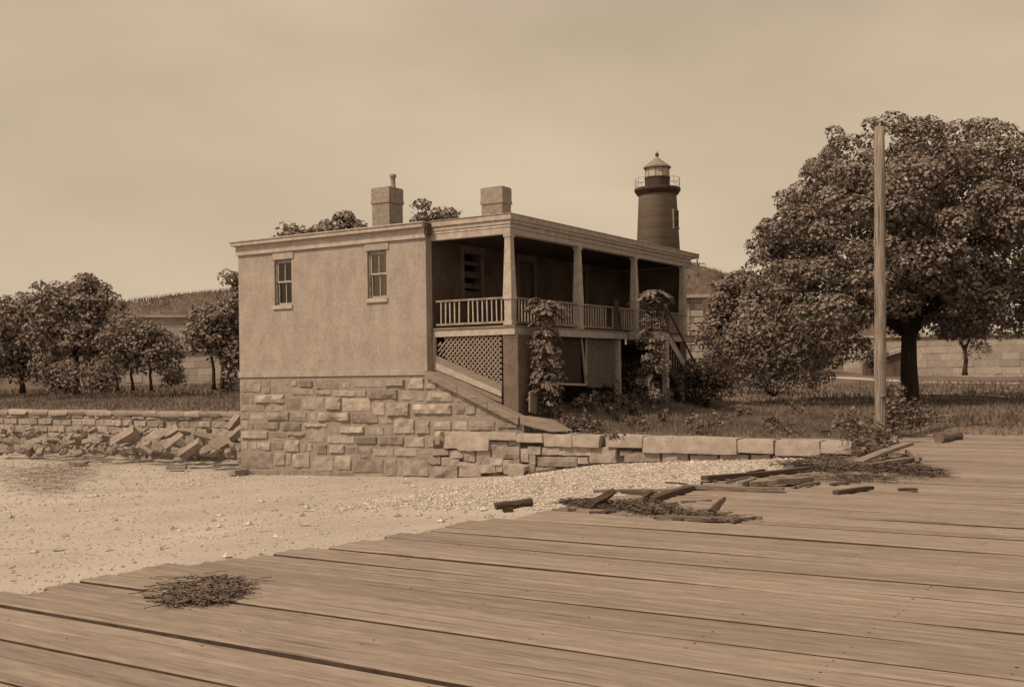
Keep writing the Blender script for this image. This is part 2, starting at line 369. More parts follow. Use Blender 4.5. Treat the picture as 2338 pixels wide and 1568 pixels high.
def blades(pts,h,wid,lean=.35):
    n=len(pts); a=rng.uniform(0,2*math.pi,n); d=np.stack([np.cos(a),np.sin(a),np.zeros(n)],1)
    hh=(h*rng.uniform(.5,1.3,n))[:,None]; l=rng.normal(size=(n,3))*lean*hh; l[:,2]=0
    tip=pts+l+np.array([0,0,1])*hh; return np.stack([pts-d*wid/2,pts+d*wid/2,tip],1).reshape(-1,3)
def lawnpts(n,ur,vr,frame='H'):
    u=rng.uniform(*ur,n); v=rng.uniform(*vr,n); out=np.empty((n,3))
    for i in range(n):
        X,Y=H2W(u[i],v[i]); out[i]=(X,Y,zlawn(u[i],v[i])-.01)
    return out
# ---------------------------------------------------------------- THE HOUSE
UP=-.2; PF=.33; ZF=4.43
HL,HR=-10.78,-2.93; ZB,ZT=3.03,7.58; VB=13.2
house=thing('waterfront_house','long low stuccoed house on rough stone base with columned side porch and two chimneys','house',(-6.9,0,0))
def holes_wall(mb,a0,a1,z0,z1,holes,p0,p1,axis):
    # wall in (a,z), from depth p0 (outer) to p1 ; axis 'v': plane v=p ; axis 'u': plane u=p
    A=sorted({a0,a1,*[h[0] for h in holes],*[h[1] for h in holes]}); Z=sorted({z0,z1,*[h[2] for h in holes],*[h[3] for h in holes]})
    def P(a,p,z): return (a,p,z) if axis=='v' else (p,a,z)
    def quad(*q): i=len(mb.v); mb.v.extend(q); mb.f.append([i,i+1,i+2,i+3])
    for i in range(len(A)-1):
        for j in range(len(Z)-1):
            ca,cz=(A[i]+A[i+1])/2,(Z[j]+Z[j+1])/2
            if any(h[0]<ca<h[1] and h[2]<cz<h[3] for h in holes): continue
            for p in(p0,p1): quad(P(A[i],p,Z[j]),P(A[i+1],p,Z[j]),P(A[i+1],p,Z[j+1]),P(A[i],p,Z[j+1]))
    for h in list(holes)+[(a0,a1,z0,z1)]:
        quad(P(h[0],p0,h[2]),P(h[0],p1,h[2]),P(h[0],p1,h[3]),P(h[0],p0,h[3])); quad(P(h[1],p0,h[2]),P(h[1],p1,h[2]),P(h[1],p1,h[3]),P(h[1],p0,h[3]))
        quad(P(h[0],p0,h[2]),P(h[1],p0,h[2]),P(h[1],p1,h[2]),P(h[0],p1,h[2])); quad(P(h[0],p0,h[3]),P(h[1],p0,h[3]),P(h[1],p1,h[3]),P(h[0],p1,h[3]))
win=[(-9.12,-8.36,5.38,6.87),(-5.18,-4.42,5.41,6.88)]
swin=[(1.95,2.93,5.45,6.85),(5.2,6.2,4.45,6.85),(8.9,9.9,5.45,6.85)]
mb=MB(); holes_wall(mb,HL,HR,ZB+.02,ZT-.17,win,0,.3,'v')
holes_wall(mb,.3,VB,ZB+.02,ZT-.17,[],HL,HL+.3,'u')
holes_wall(mb,HL+.3,HR-.3,ZB+.02,ZT-.17,[],VB-.002,VB-.3,'v')
mb.box(HL+.3,HR-.3,.3,VB-.3,3.0,3.06)
mb.build('stucco_wall',stucco,house)
mb=MB(); holes_wall(mb,.3001,VB,ZB+.02,ZT-.17,swin,HR-.002,HR-.3,'u'); mb.build('porch_wall',porchpl_shade,house)
mb=MB(); holes_wall(mb,HR,-.42,4.44,7.04,[(-2.3,-1.3,4.5,6.75)],12.9,13.05,'v'); mb.build('porch_end_wall',porchpl_shade,house)
mb=MB(); mb.box(-2.29,-1.31,12.93,12.98,4.5,6.74); mb.box(-2.24,-1.84,12.905,12.929,4.6,6.6); mb.box(-1.76,-1.36,12.905,12.929,4.6,6.6); mb.build('door',darkwood,house)
mb=MB(); mb.box(HR+.001,HR+.10,-.06,PF-.17,7.2,7.56); mb.build('rain_leader',darkwood,house)
mb=MB(); mb.box(HL-.04,HR+.02,-.045,.0-.002,ZB,3.2); mb.box(HL-.04,HL-.002,-.002,VB,ZB,3.2); mb.build('water_table',stucco,house,bevel=.01)
# roof & cornice
mb=MB(); mb.box(HL-.17,HR+.03,-.2,VB+.2,ZT-.15,ZT); mb.box(HL-.2,HR+.05,-.235,VB+.22,ZT-.03,ZT+.012); r=mb.build('roof',trim,house,bevel=.008)
mb=MB(); mb.box(HL-.12,HR-.3,-.12,VB+.1,ZT+.013,ZT+.03); rr=mb.build('roofing_felt',roofm,r)
mb=MB(); mb.box(HL-.07,HR+.02,-.055,-.003,7.12,ZT-.151); mb.box(HL-.08,HR+.03,-.075,-.0553,7.12,7.16)
mb.box(HL-.07,HL-.003,-.003,VB,7.12,ZT-.151); mb.build('cornice',trim,house,bevel=.006)
for k,(a,b,z0,z1) in enumerate(win):
    mb=MB(); f=.05
    mb.box(a+.003,a+f,.07,.2,z0+.003,z1-.003); mb.box(b-f,b-.003,.07,.2,z0+.003,z1-.003); mb.box(a+f,b-f,.07,.2,z1-f,z1-.003); mb.box(a+f,b-f,.07,.2,z0+.003,z0+.03)
    wo=mb.build('window',trimdirty,house)
    zm=(z0+z1)/2+.02; mb=MB(); a1,b1=a+f+.002,b-f-.002
    for (q0,q1,dv) in((zm-.02,z1-f-.002,.10),(z0+.032,zm+.02,.145)):
        mb.box(a1,a1+.045,dv,dv+.035,q0,q1); mb.box(b1-.045,b1,dv,dv+.035,q0,q1); mb.box(a1+.045,b1-.045,dv,dv+.035,q1-.045,q1); mb.box(a1+.045,b1-.045,dv,dv+.035,q0,q0+.05)
        m=(a1+b1)/2; mb.box(m-.014,m+.014,dv+.004,dv+.03,q0+.05,q1-.045)
    mb.build('sash',trim,wo)
    mb=MB(); mb.box(a1+.04,b1-.04,.116,.121,zm,z1-f-.03); mb.box(a1+.04,b1-.04,.16,.165,z0+.06,zm-.01); mb.build('pane',glass,wo)
    mb=MB(); mb.box(a-.05,b+.04,-.06,.07,z0-.13,z0-.002); mb.build('sill',trim,wo,bevel=.01)
    mb=MB(); mb.box(a-.07,b+.1,-.035,-.003,z1+.002,7.118); mb.build('lintel',stucco,wo,bevel=.006)
    mb=MB()
    if k==1: mb.box(a1,b1,.2,.206,zm-.02,z1-.02)  # pale sheet added for the light sky reflection in the upper sash
    else:
        mb.box(a1,b1,.24,.246,z0,zm-.05); mb.box(a1,a1+.16,.25,.256,zm,z1)
    mb.build('blind_and_reflection',blindm,wo)
for k,(a,b,z0,z1) in enumerate(swin):
    nm='door' if k==1 else 'window'
    mb=MB(); x=HR
    mb.box(x+.003,x+.05,a-.12,a,z0,z1+.0); mb.box(x+.003,x+.05,b,b+.12,z0,z1); mb.box(x+.003,x+.07,a-.15,b+.15,z1+.002,z1+.24)
    if k!=1: mb.box(x+.003,x+.09,a-.15,b+.15,z0-.14,z0-.002)
    wo=mb.build(nm,interior,house)
    mb=MB()
    if k==1:
        mb.box(x-.14,x-.1,a+.01,b-.01,z0,z1-.01)
        for zz in(4.6,5.5): 
            for yy in(a+.12,(a+b)/2+.04): mb.box(x-.0998,x-.08,yy,yy+.32,zz,zz+.75)
        mb.build('door_leaf',darkwood,wo)
    else:
        for z in(z0,z0+.28,z0+.62,z0+1.02): mb.box(x-.06,x-.03,a+.01,b-.01,z+.02,z+.02+random.choice((.16,.2,.12)))
        mb.build('shutter_board',porchpl_shade,wo)
# chimneys
def chimney(px0,px1,px2,ytop,v,pot):
    u0=onv(px0,ytop,v)[0]; u1,zt=onv(px1,ytop-6,v); v1=onu(px2,ytop-3,u1)[0]
    mb=MB(); 
    # brick courses: individual bricks in shallow relief
    z=ZT+.02
    mb.box(u0,u1,v,v1,ZT+.014,zt); 
    mb.box(u0-.035,u1+.035,v-.035,v1+.035,zt-.56,zt-.47)
    mb.box(u0-.02,u1+.02,v-.02,v1+.02,zt-.4695,zt-.03)
    row=0; z=ZT+.02
    while z<zt-.6:
        x=u0-(row%2)*.11
        while x<u1:
            a=max(u0+.004,x+.004); b=min(u1-.004,x+.21)
            if b-a>.04: d=random.uniform(.003,.009); mb.box(a,b,v-d,v-.0001,z+.006,z+.066)
            x+=.22
        y=v-(row%2)*.11
        while y<v1:
            a=max(v+.004,y+.004); b=min(v1-.004,y+.21)
            if b-a>.04: d=random.uniform(.003,.009); mb.box(u1+.0001,u1+d,a,b,z+.006,z+.066)
            y+=.22
        z+=.074; row+=1
    ch=mb.build('chimney',brick_m,house)
    if pot:
        mb=MB(); cx,cy=u1-.05,v+.1
        cx,_=onv(897,400,v+.3); cy=v+.3
        zz=onv(897,399,v+.3)[1]
        mb.tube([(cx,cy,zt-.05),(cx,cy,zt+.1),(cx,cy,zz-.1),(cx,cy,zz-.1),(cx,cy,zz)],[.11,.085,.085,.12,.12],14); mb.build('chimney_pot',trimdirty,ch)
chimney(849,888,919,431,4.0,True)
chimney(1099,1146,1166,430,4.3,False)
# porch
UP=-.2; PF=.33; ZF=4.43
mb=MB(); mb.box(HR+.0,-.02,PF-.16,13.95,ZT-.13,ZT+.03); mb.box(HR+.03,.0,PF-.19,13.98,ZT+.0302,ZT+.05)
r=mb.build('porch_roof',trim,house,bevel=.008)
mb=MB()
mb.box(HR+.002,-.1,PF-.08,PF+.12,7.05,ZT-.131); mb.box(HR+.01,-.07,PF-.11,PF-.0802,7.33,ZT-.132); mb.box(HR+.01,-.085,PF-.097,PF-.0803,7.24,7.30)
mb.box(UP-.12,-.1,PF+.1202,13.3,7.05,ZT-.131); mb.box(-.0998,-.05,PF-.08,13.35,7.36,ZT-.132); mb.box(-.0997,-.07,PF-.07,13.32,7.22,7.28)
mb.box(HR+.002,UP-.12,13.1,13.3,7.05,ZT-.131)
mb.build('porch_beam',trim,house,bevel=.006)
mb=MB(); mb.box(HR+.01,UP-.121,PF+.121,13.09,7.12,7.15); 
v=PF+.2
while v<13: mb.box(HR+.01,UP-.13,v,v+.012,7.105,7.1195); v+=.12
mb.build('porch_ceiling',darkm,house)  # near-black ceiling colour stands in for shade below the porch roof
def column(v,u=UP,s=1,fan=False):
    mb=MB()
    prof=[(.155,ZF,ZF+.14),(.105,ZF+.14,ZF+.82)]
    mb.box(u-.13*s,u+.13*s,v-.13*s,v+.13*s,ZF,ZF+.12); 
    def fr(w0,w1,z0,z1): mb.hexa([(u-w0,v-w0,z0),(u+w0,v-w0,z0),(u+w0,v+w0,z0),(u-w0,v+w0,z0),(u-w1,v-w1,z1),(u+w1,v-w1,z1),(u+w1,v+w1,z1),(u-w1,v+w1,z1)])
    fr(.108*s,.108*s,ZF+.12,ZF+.74); fr(.135*s,.088*s,ZF+.74,6.86); fr(.088*s,.088*s,6.86,6.95); fr(.105*s,.12*s,6.95,7.048)
    mb.build('porch_column',trimdirty if False else trim,house,bevel=.008)
for v in(PF+.02,4.42,8.5,12.7): column(v,s=1.12 if v<1 else 1)
# floor and fascia
mb=MB(); mb.box(HR+.003,.02,PF-.1,13.35,ZF-.05,ZF-.002); 
y=PF-.1
fl=mb.build('porch_floor',woodm,house)
mb=MB(); mb.box(HR+.03,.0,PF-.06,PF-.02,ZF-.27,ZF-.051); mb.box(-.04,.0,PF-.0198,6.0,ZF-.27,ZF-.051); mb.box(-.04,-.003,6.004,13.3,ZF-.262,ZF-.051); mb.box(HR+.03,0,13.3002,13.34,ZF-.27,ZF-.051)
mb.build('floor_fascia',trim,house,bevel=.005)
# railings
def railing(p,q,miss=(),h=.80,sp=.145,mm=trim,lean=0):
    p=Vector(p);q=Vector(q); d=(q-p); L=d.length; d.normalize(); mb=MB()
    mb.beam(p+Vector((0,0,h)),q+Vector((0,0,h+lean)),.085,.05); ro=mb.build('railing',trimdirty,house); mb=MB(); mb.beam(p+Vector((0,0,.1)),q+Vector((0,0,.1)),.055,.06); mb.build('bottom_rail',trimdirty,ro); n=int(L/sp)
    for k in range(1,n):
        if k in miss: continue
        c=p+d*(k*L/n); j=random.uniform(-.012,.012); mb=MB(); mb.beam(c+Vector((0,0,.125)),c+d*j+Vector((0,0,h-.03+lean*k/n)),.032,.036,up=(d.x,d.y,0)); mb.build('baluster',mm,ro)
    return ro
railing((HR+.12,PF+.02,ZF),(UP-.12,PF+.02,ZF),miss=(6,),sp=.165)
railing((UP,PF+.16,ZF),(UP,4.28,ZF),miss=(9,),sp=.17)
railing((UP,4.56,ZF),(UP,8.36,ZF),miss=(11,12),sp=.17)
railing((UP,8.64,ZF),(UP,9.55,ZF),sp=.18)
railing((UP,11.1,ZF),(UP,12.56,ZF),sp=.18)
mb=MB(); mb.beam((UP+.08,6.85,ZF),(UP+.1,6.9,5.5),.12,.06,up=(0,1,0)); mb.beam((UP+.12,7.2,ZF),(UP+.1,7.0,5.3),.05,.05,up=(0,1,0)); mb.build('leaning_slat',darkwood,house)
# lattice
def lattice_geo(mb,a0,a1,fz0,fz1,p,axis,sp=.112,wd=.05,skip=None):
    # diagonal slats clipped to the region z between fz0(a) and fz1(a)
    import itertools
    span=(a1-a0)+3
    for sgn,off in((1,0),(-1,.012)):
        k=-span+.01
        while k<span:
            pts=[]; N=60
            run=None
            for i in range(N+1):
                a=a0+(a1-a0)*i/N; z=k*1.0+sgn*(a-a0)+ (fz1(a0)-1.5)
                ok=fz0(a)<z<fz1(a) and not(skip and skip(a,z,sgn))
                if ok:
                    if run is None: run=[(a,z),(a,z)]
                    run[1]=(a,z)
                if (not ok or i==N) and run:
                    (x0,z0),(x1,z1)=run
                    if x1-x0>.03:
                        if axis=='v': mb.beam((x0,p+off,z0),(x1,p+off,z1),wd,.008,up=(0,1,0))
                        else: mb.beam((p-off,x0,z0),(p-off,x1,z1),wd,.008,up=(1,0,0))
                    run=None
            k+=sp*1.414
A0,A1=-2.84,-.5
lowz=lambda a: lerp(a,[A0,A1],[3.62,2.72]); topz=lambda a:4.155
mb=MB(); lattice_geo(mb,A0,A1,lowz,topz,PF+.0,'v',skip=lambda a,z,s:(a<-2.5 and z<4.1 and ((s==-1 and noise.noise(Vector((a*4,z*5,1)))<.25) or (s==1 and noise.noise(Vector((a*4,z*5,8)))<-.15))))
lp=mb.build('lattice_panel',latt,house)
mb=MB(); mb.box(A0-.08,A0,PF-.04,PF+.05,3.08,4.158); mb.build('frame',trim,lp)
mb=MB()
def slant(u0,z0a,z0b,u1,z1a,z1b,v0,v1): mb.prism([(u0,z0a),(u1,z1a),(u1,z1b),(u0,z0b)],v0,v1)
slant(A0,3.40,3.62,A1+.01,2.55,2.74,PF-.03,PF+.03); mb.build('skirt_board',woodm,lp)
mb=MB(); slant(A0+.02,3.2,3.395,A1+.01,2.38,2.545,PF-.055,PF-.005); mb.build('skirt_board',trim,lp)
mb=MB(); slant(A0+.02,3.06,3.185,A1+.01,2.2,2.335,PF-.04,PF+.01); mb.build('skirt_board',woodm,lp)
# side lattices
s1=thing if False else None
mb=MB(); lattice_geo(mb,2.6,4.6,lambda a:2.72,topz,UP-.03,'u',sp=.115)
lp=mb.build('lattice_panel',darkwood,house)
mb=MB(); mb.beam((UP+.02,4.56,4.15),(UP+.1,4.68,2.66),.06,.04,up=(0,1,0)); mb.beam((UP+.02,2.6,2.72),(UP+.1,4.68,2.66),.06,.07); mb.beam((UP+.02,2.6,4.15),(UP+.02,2.6,2.7),.06,.05,up=(0,1,0)); mb.build('frame',trim,lp)
mb=MB(); lattice_geo(mb,5.0,7.0,lambda a:2.55,topz,UP-.03,'u',sp=.115)
lp=mb.build('lattice_panel',latt,house)
mb=MB(); mb.beam((UP,4.9,4.15),(UP,4.87,2.95),.05,.05,up=(0,1,0)); mb.build('frame',trim,lp)
def post(u,v,z0,z1,wd,m=trim):
    mb=MB(); mb.box(u-wd/2,u+wd/2,v-wd/2,v+wd/2,z0,z1); mb.build('post',m,house,bevel=.008)
post(UP,7.1,1.6,4.16,.2)
post(-2.6,6,1.6,4.16,.2,trimdirty)
# corner pier & porch foundation
mb=MB(); mb.box(-.44,.07,PF-.02,1.35,1.5,4.155); mb.box(-.45,.08,PF-.03,1.36,4.06,4.157); mb.build('corner_pier',greymas,house,bevel=.015)
mb=MB(); mb.box(HR+.0,HR+.05,.36,VB,1.4,4.15); mb.box(HR+.05,-.5,13.0,13.1,1.4,4.15); mb.build('foundation_rear',darkm,house)  # foundation wall coloured near-black in place of the shadow under the porch
# landing and stairs down the far end of the porch
US=.75
v0=onu(1526,790,US)[0]; zs=onu(1527,772,US)[1]
mb=MB(); mb.box(.021,US,v0-1.6,v0+.05,ZF-.06,ZF-.003); mb.box(.021,US+.02,v0-1.62,v0+.06,ZF-.28,ZF-.0601); ld=mb.build('landing',trim,house,bevel=.006)
post(US-.1,v0-.05,1.7,ZF-.281,.2)
railing((US-.04,v0-1.5,ZF),(US-.04,v0-.1,ZF),sp=.16)
mb=MB(); mb.box(US-.11,US+.01,v0-.12,v0,ZF,ZF+1.0); mb.build('newel_post',darkwood,house)
vb,zb_=onu(1577,858,US); sl=(zb_-(ZF-.2))/(vb-v0)
vend=v0+(1.75-(ZF-.2))/sl
mb=MB()
for u in(US-.03,.08): mb.hexa([(u-.025,v0+.06,ZF-.33),(u+.025,v0+.06,ZF-.33),(u+.025,vend,1.6),(u-.025,vend,1.6),(u-.025,v0+.06,ZF-.03),(u+.025,v0+.06,ZF-.03),(u+.025,vend,1.9),(u-.025,vend,1.9)])
st=mb.build('staircase',trim,house)
n=int((ZF-1.75)/.18)
for k in range(1,n): 
    mb=MB(); z=ZF-k*.18; v=v0+.06+(vend-v0-.06)*k/n; mb.box(.11,US-.06,v-.13,v+.14,z-.04,z); mb.build('tread',woodm,st)
mb=MB()
for u in(US-.03,.08): mb.beam((u,v0+.0,ZF+.85),(u,vend-.3,1.85+.85),.05,.06); mb.beam((u,v0+.0,ZF+.12),(u,vend-.3,1.85+.12),.04,.05)
mb.build('handrail',darkwood,st)
mb=MB()
for k in range(1,15):
    t=k/15; v=v0+(vend-.3-v0)*t; z=ZF+(1.85-ZF)*t
    mb.beam((.08,v,z+.1),(.08,v,z+.85),.03,.03,up=(0,1,0))
mb.build('stair_baluster',trim,st)
# ---- stone foundation (face in plane v=0)
def cropA(X,Y,k=4.75,o=(690,1080)): return (o[0]+X/k)*.77908,(o[1]+Y/k)*.77908
def crect(r,crop,mb,v0,lev,**kw):
    x0,y0,x1,y1=r; q=[onv(*crop(x0,y1),v0),onv(*crop(x1,y1),v0),onv(*crop(x1,y0),v0),onv(*crop(x0,y0),v0)]
    proj=(.009,.024,.052,.088)[lev]; mb.facestone(q,v0,proj,rough=(.006,.014,.02,.024)[lev],**kw)
A=[(75,160,360,330,2),(405,150,500,350,1),(510,200,745,350,0),(790,160,865,240,2),(900,165,1080,260,3),(1120,150,1440,290,1),(1485,190,1600,270,1),
(75,350,190,500,0),(200,360,265,500,0),(275,360,690,480,3),(800,270,1100,370,2),(1115,300,1330,365,2),(1355,300,1830,395,2),
(75,510,415,600,1),(75,610,200,710,1),(210,620,410,710,0),(440,510,680,600,1),(440,605,755,720,3),(700,400,910,580,0),(925,400,1240,580,1),(1260,400,1480,575,3),
(770,595,1000,740,1),(1030,600,1130,720,0),(1150,605,1600,730,3),(85,730,185,850,2),(210,740,270,840,1),(285,740,620,845,2),(655,750,925,865,2),(960,760,1285,815,3),
(1030,840,1250,1030,1),(1300,800,1440,900,0),(1460,800,1800,900,3),(95,870,460,975,3),(500,870,705,960,1),(530,965,690,1000,1),(725,890,985,940,3),(735,955,1000,985,0),
(1280,930,1660,1045,1),(95,1000,170,1130,1),(200,1010,300,1130,1),(310,1020,500,1140,2),(510,1020,670,1130,1),(690,990,900,1160,2),(935,1030,990,1150,1),(1015,1040,1080,1150,2),
(1135,1050,1280,1190,2),(1310,1060,1530,1180,3),(80,1165,525,1390,1),(545,1170,700,1350,2),(705,1170,790,1350,1),(795,1180,1045,1380,2),(1075,1220,1370,1430,1),(1385,1200,1620,1410,2),
(85,1405,700,1500,1),(730,1400,1350,1500,1),(1365,1435,1640,1510,1)]
B=[(150,150,585,265,1),(620,150,890,245,3),(930,130,1160,290,2),(1170,150,1330,290,2),(1345,190,1500,300,0),(390,290,790,425,3),(845,300,1015,440,1),(1030,330,1160,460,1),
(1185,320,1555,465,2),(1610,340,1720,470,1),(15,400,420,600,1),(435,470,610,655,1),(640,470,960,660,3),(1000,490,1545,635,3),(1593,498,1729,640,1),(1735,500,1880,640,2),(1893,520,1990,645,0),(2002,590,2187,650,1),
(150,610,520,760,2),(540,690,720,770,1),(740,700,1030,910,2),(1050,710,1240,910,3),(350,810,600,930,1),(630,800,725,930,0),(205,945,505,1050,3),(520,940,880,1060,3),(905,945,1165,1095,2),
(1185,960,1295,1100,1),(1305,960,1390,1100,2),(80,1080,250,1190,1),(255,1085,435,1255,2),(455,1110,735,1220,1),(750,1110,1065,1225,2),(1085,1120,1275,1200,1),(1290,1120,1400,1200,1),
(1080,1215,1370,1325,1),(165,1260,600,1450,1),(620,1250,775,1500,1),(785,1255,850,1490,0),(860,1270,1225,1500,2),(160,1465,600,1515,1),
(1292,731,1539,860,2),(1557,724,1767,860,1),(1781,724,2152,863,2),(2175,735,2480,830,3)]
mb=MB()
mb.prism([(HL,-.6),(.42,-.6),(.42,1.72),(HR,3.025),(HL,3.025)],0,.36)
mb.box(HL,HL+.4,.3601,VB,-.6,3.02); 
fd=mb.build('stone_foundation',mortar,house)
mb=MB(); cB=lambda X,Y:cropA(X,Y,o=(1000,1080))
for r in A: crect(r[:4],cropA,mb,0,r[4])
for r in B: crect(r[:4],cB,mb,0,r[4])
mb.build('foundation_stones',stone_m,fd)
# sloping capping planks on the wing of the foundation
mb=MB()
slope=[(-2.93,3.17),(.34,1.80)]
def sz(u): return 3.17+(u+2.93)*(1.80-3.17)/3.27
for a,b,dd in((-2.93,-1.75,0),(-1.74,-.7,.01),(-.69,.34,.005)):
    mb.prism([(a,sz(a)-.20),(b,sz(b)-.20),(b,sz(b)+dd),(a,sz(a)+dd)],-.16,.34)
mb.build('capping_plank',woodm,house,bevel=.01)
# ---------------------------------------------------------------- front retaining wall
wall=thing('retaining_wall','low dry stone retaining wall of granite running from the house base to the pole','wall',(3.4,0,0))
mb=MB(); mb.box(-2.7,9.5,-.04,.34,-.6,1.08); mb.build('wall_core',gapm,wall)
cC=lambda X,Y:cropA(X,Y,k=4.871,o=(1260,1230)); cD=lambda X,Y:cropA(X,Y,k=2.783,o=(1720,1240))
VW=-.10
cop=[((195,160,400,400),cC),((404,165,845,425),cC),((850,190,1240,275),cC),((1250,190,1612,310),cC),((1622,230,1812,368),cC),((1820,240,2032,375),cC),((2045,245,2420,378),cC),
 ((160,112,452,190),cD),((457,150,695,235),cD),((706,152,1225,238),cD),((1236,160,1518,237),cD),((1545,165,1897,258),cD),((1912,178,2158,240),cD)]
for k,(r,cr) in enumerate(cop):
    (ua,zb),(ub,_)=onv(*cr(r[0],r[3]),VW-.06),onv(*cr(r[2],r[3]),VW-.06)
    zt=1.36-.008*max(0,(ua))+(0 if k>1 else 0)+random.uniform(-.012,.012)
    if k==0: zt=1.36
    mb=MB(); c=((ua+ub)/2,VW-.06+.30+random.uniform(-.03,.03),(zb+zt)/2)
    mb.rock(c,(ub-ua+.03,.66,max(.1,zt-zb+.03)),Matrix.Rotation(random.uniform(-.015,.015),3,'Z')@Matrix.Rotation(random.uniform(-.012,.012),3,'Y'),rough=.05,cell=5,rnd=(.985,.965))
    mb.build('coping_stone',stone_l,wall)
lo=[(680,440,870,630),(890,310,1110,540),(1070,380,1290,550),(1310,410,1410,600),(1420,380,1590,490),(880,545,1050,640),(300,430,490,540),(500,440,655,590),(50,420,280,500),(0,520,150,630),
(180,540,420,655),(80,665,400,825),(430,600,725,805),(740,640,940,755),(955,640,1045,740),(1055,575,1190,770),(1200,560,1300,625),(1125,285,1285,365),(1620,390,1900,500),(1910,390,2300,508),(1550,530,2100,665),
(2120,540,2260,625),(1430,500,1510,640),(1200,640,1500,760),(1520,680,1800,760)]
mb=MB()
for r in lo: crect((r[0]-12,r[1]-9,r[2]+12,r[3]+9),cC,mb,-.05,random.choice((2,3,2)),rad=.02)
for r in [(20,190,250,330),(265,215,365,275),(300,225,600,320),(610,240,830,330),(840,248,1070,340),(1080,250,1325,340),(1335,250,1500,330),(1510,262,1720,330)]: crect(r,cD,mb,-.05,random.choice((1,2)),rad=.03)
mb.build('wall_stones',stone_l,wall)
X0,z0=onv(*cC(150,200),-.15)
# fallen blocks, each loose
def looseblock(name,label,cat,p,size,rot,m,group=None,rough=.07,frame='W'):
    e=MB(); e.rock((0,0,0),size,rot,rough,3); o=e.build(name,m,frame='W'); o.location=p; tag(o,label,cat,group); return o
u,z=onv(*cC(1280,740),-.45); X,Y=H2W(u,-.5)
looseblock('stone_block','square granite block slumped forward at the foot of the broken wall','stone',(X,Y,z),(.5,.45,.42),Matrix.Rotation(TH+.12,3,'Z')@Matrix.Rotation(.12,3,'Y'),stone_l)
u,z=onv(*cC(150,200),-.2); X,Y=H2W(u,-.22)
looseblock('stone_block','small pale cube of stone perched at the left end of the wall coping','stone',(X,Y,z),(.2,.3,.17),Matrix.Rotation(TH,3,'Z'),trim)
u,z=onv(1505*.77908*1.0,1040,-.3)
# iron pipe end and boards at the wall foot
u0,z0=onv(1206,1083,-.35); u1,z1=onv(1275,1070,-.3)
mb=MB(); mb.tube([(u0,-.5,z0),(u0+.06,-.5,z0),(u0+.07,-.5,z0+.01),(u1,-.4,z1)],[.13,.12,.06,.055],10); tag(mb.build('iron_pipe',darkwood),'dark flanged pipe lying against the foot of the stone wall','pipe')
# planks leaning at the end of the wing
mb=MB()
p=[onv(1190,950,-.15),onv(1190,968,-.15),onv(1262,986,-.15),onv(1292,984,-.15),onv(1242,958,-.15)]
mb.prism([p[1],p[2],p[3],p[4],p[0]],-.22,.28); tag(mb.build('fallen_plank',woodm,bevel=.01),'wide grey plank lying slanted on the wall coping below the corner pier','plank')
mb=MB()
p=[onu(1207,895,.3),onu(1207,940,.3),onu(1222,946,.3),onu(1226,885,.3)]
mb.v+=[(.30+d,a,z) for d in(0,.05) for a,z in p]; mb.f+=[[0,1,2,3],[7,6,5,4],[0,4,5,1],[1,5,6,2],[2,6,7,3],[3,7,4,0]]
tag(mb.build('leaning_board',woodm),'pale board propped upright against the right side of the corner pier','board')
mb=MB(); a=onz(1275,928,2.0); b=onz(1338,905,2.05); mb.beam((a[0],a[1],1.95),(b[0],b[1],2.1),.6,.05); tag(mb.build('dropped_board',woodm,frame='W'),'broad weathered board lying on the ground under the porch edge beside the climbing sapling','board')
# ---------------------------------------------------------------- left retaining wall
lw=thing('left_retaining_wall' if False else 'retaining_wall','long low rubble stone wall left of the house holding back the grassy bank','wall',(-24,3.5,0))
mb=MB(); mb.box(-46,HL-.002,3.5,3.9,-.8,1.62); mb.build('wall_core',mortar,lw)
mb=MB(); z=-.3
while z<1.5:
    h=random.choice((.22,.3,.38,.26)); u=-45.5
    while u<HL-.3:
        wd=random.uniform(.25,.95); hh=h*random.uniform(.85,1.0)
        j=lambda s=.03: random.uniform(-s,s)
        if u+wd<HL: mb.facestone([(u+.02+j(),z+.015+j()),(u+wd-.015+j(),z+.015+j()),(u+wd-.015+j(),min(1.52,z+hh)+j()),(u+.02+j(),min(1.52,z+hh)+j())],3.5,random.choice((.03,.06,.1)),rough=.02,cell=.16)
        u+=wd
    z+=h
mb.build('wall_stones',stone_l,lw)
mb=MB(); u=-45.5
while u<HL-1.4:
    wd=random.uniform(.8,1.8); mb.rock((u+wd/2,3.66+random.uniform(-.04,.04),1.63+random.uniform(-.02,.02)),(wd,.62,.24),Matrix.Rotation(random.uniform(-.02,.02),3,'Y'),rough=.10,cell=3); u+=wd-.01
mb.build('coping_course',stone_l,lw)
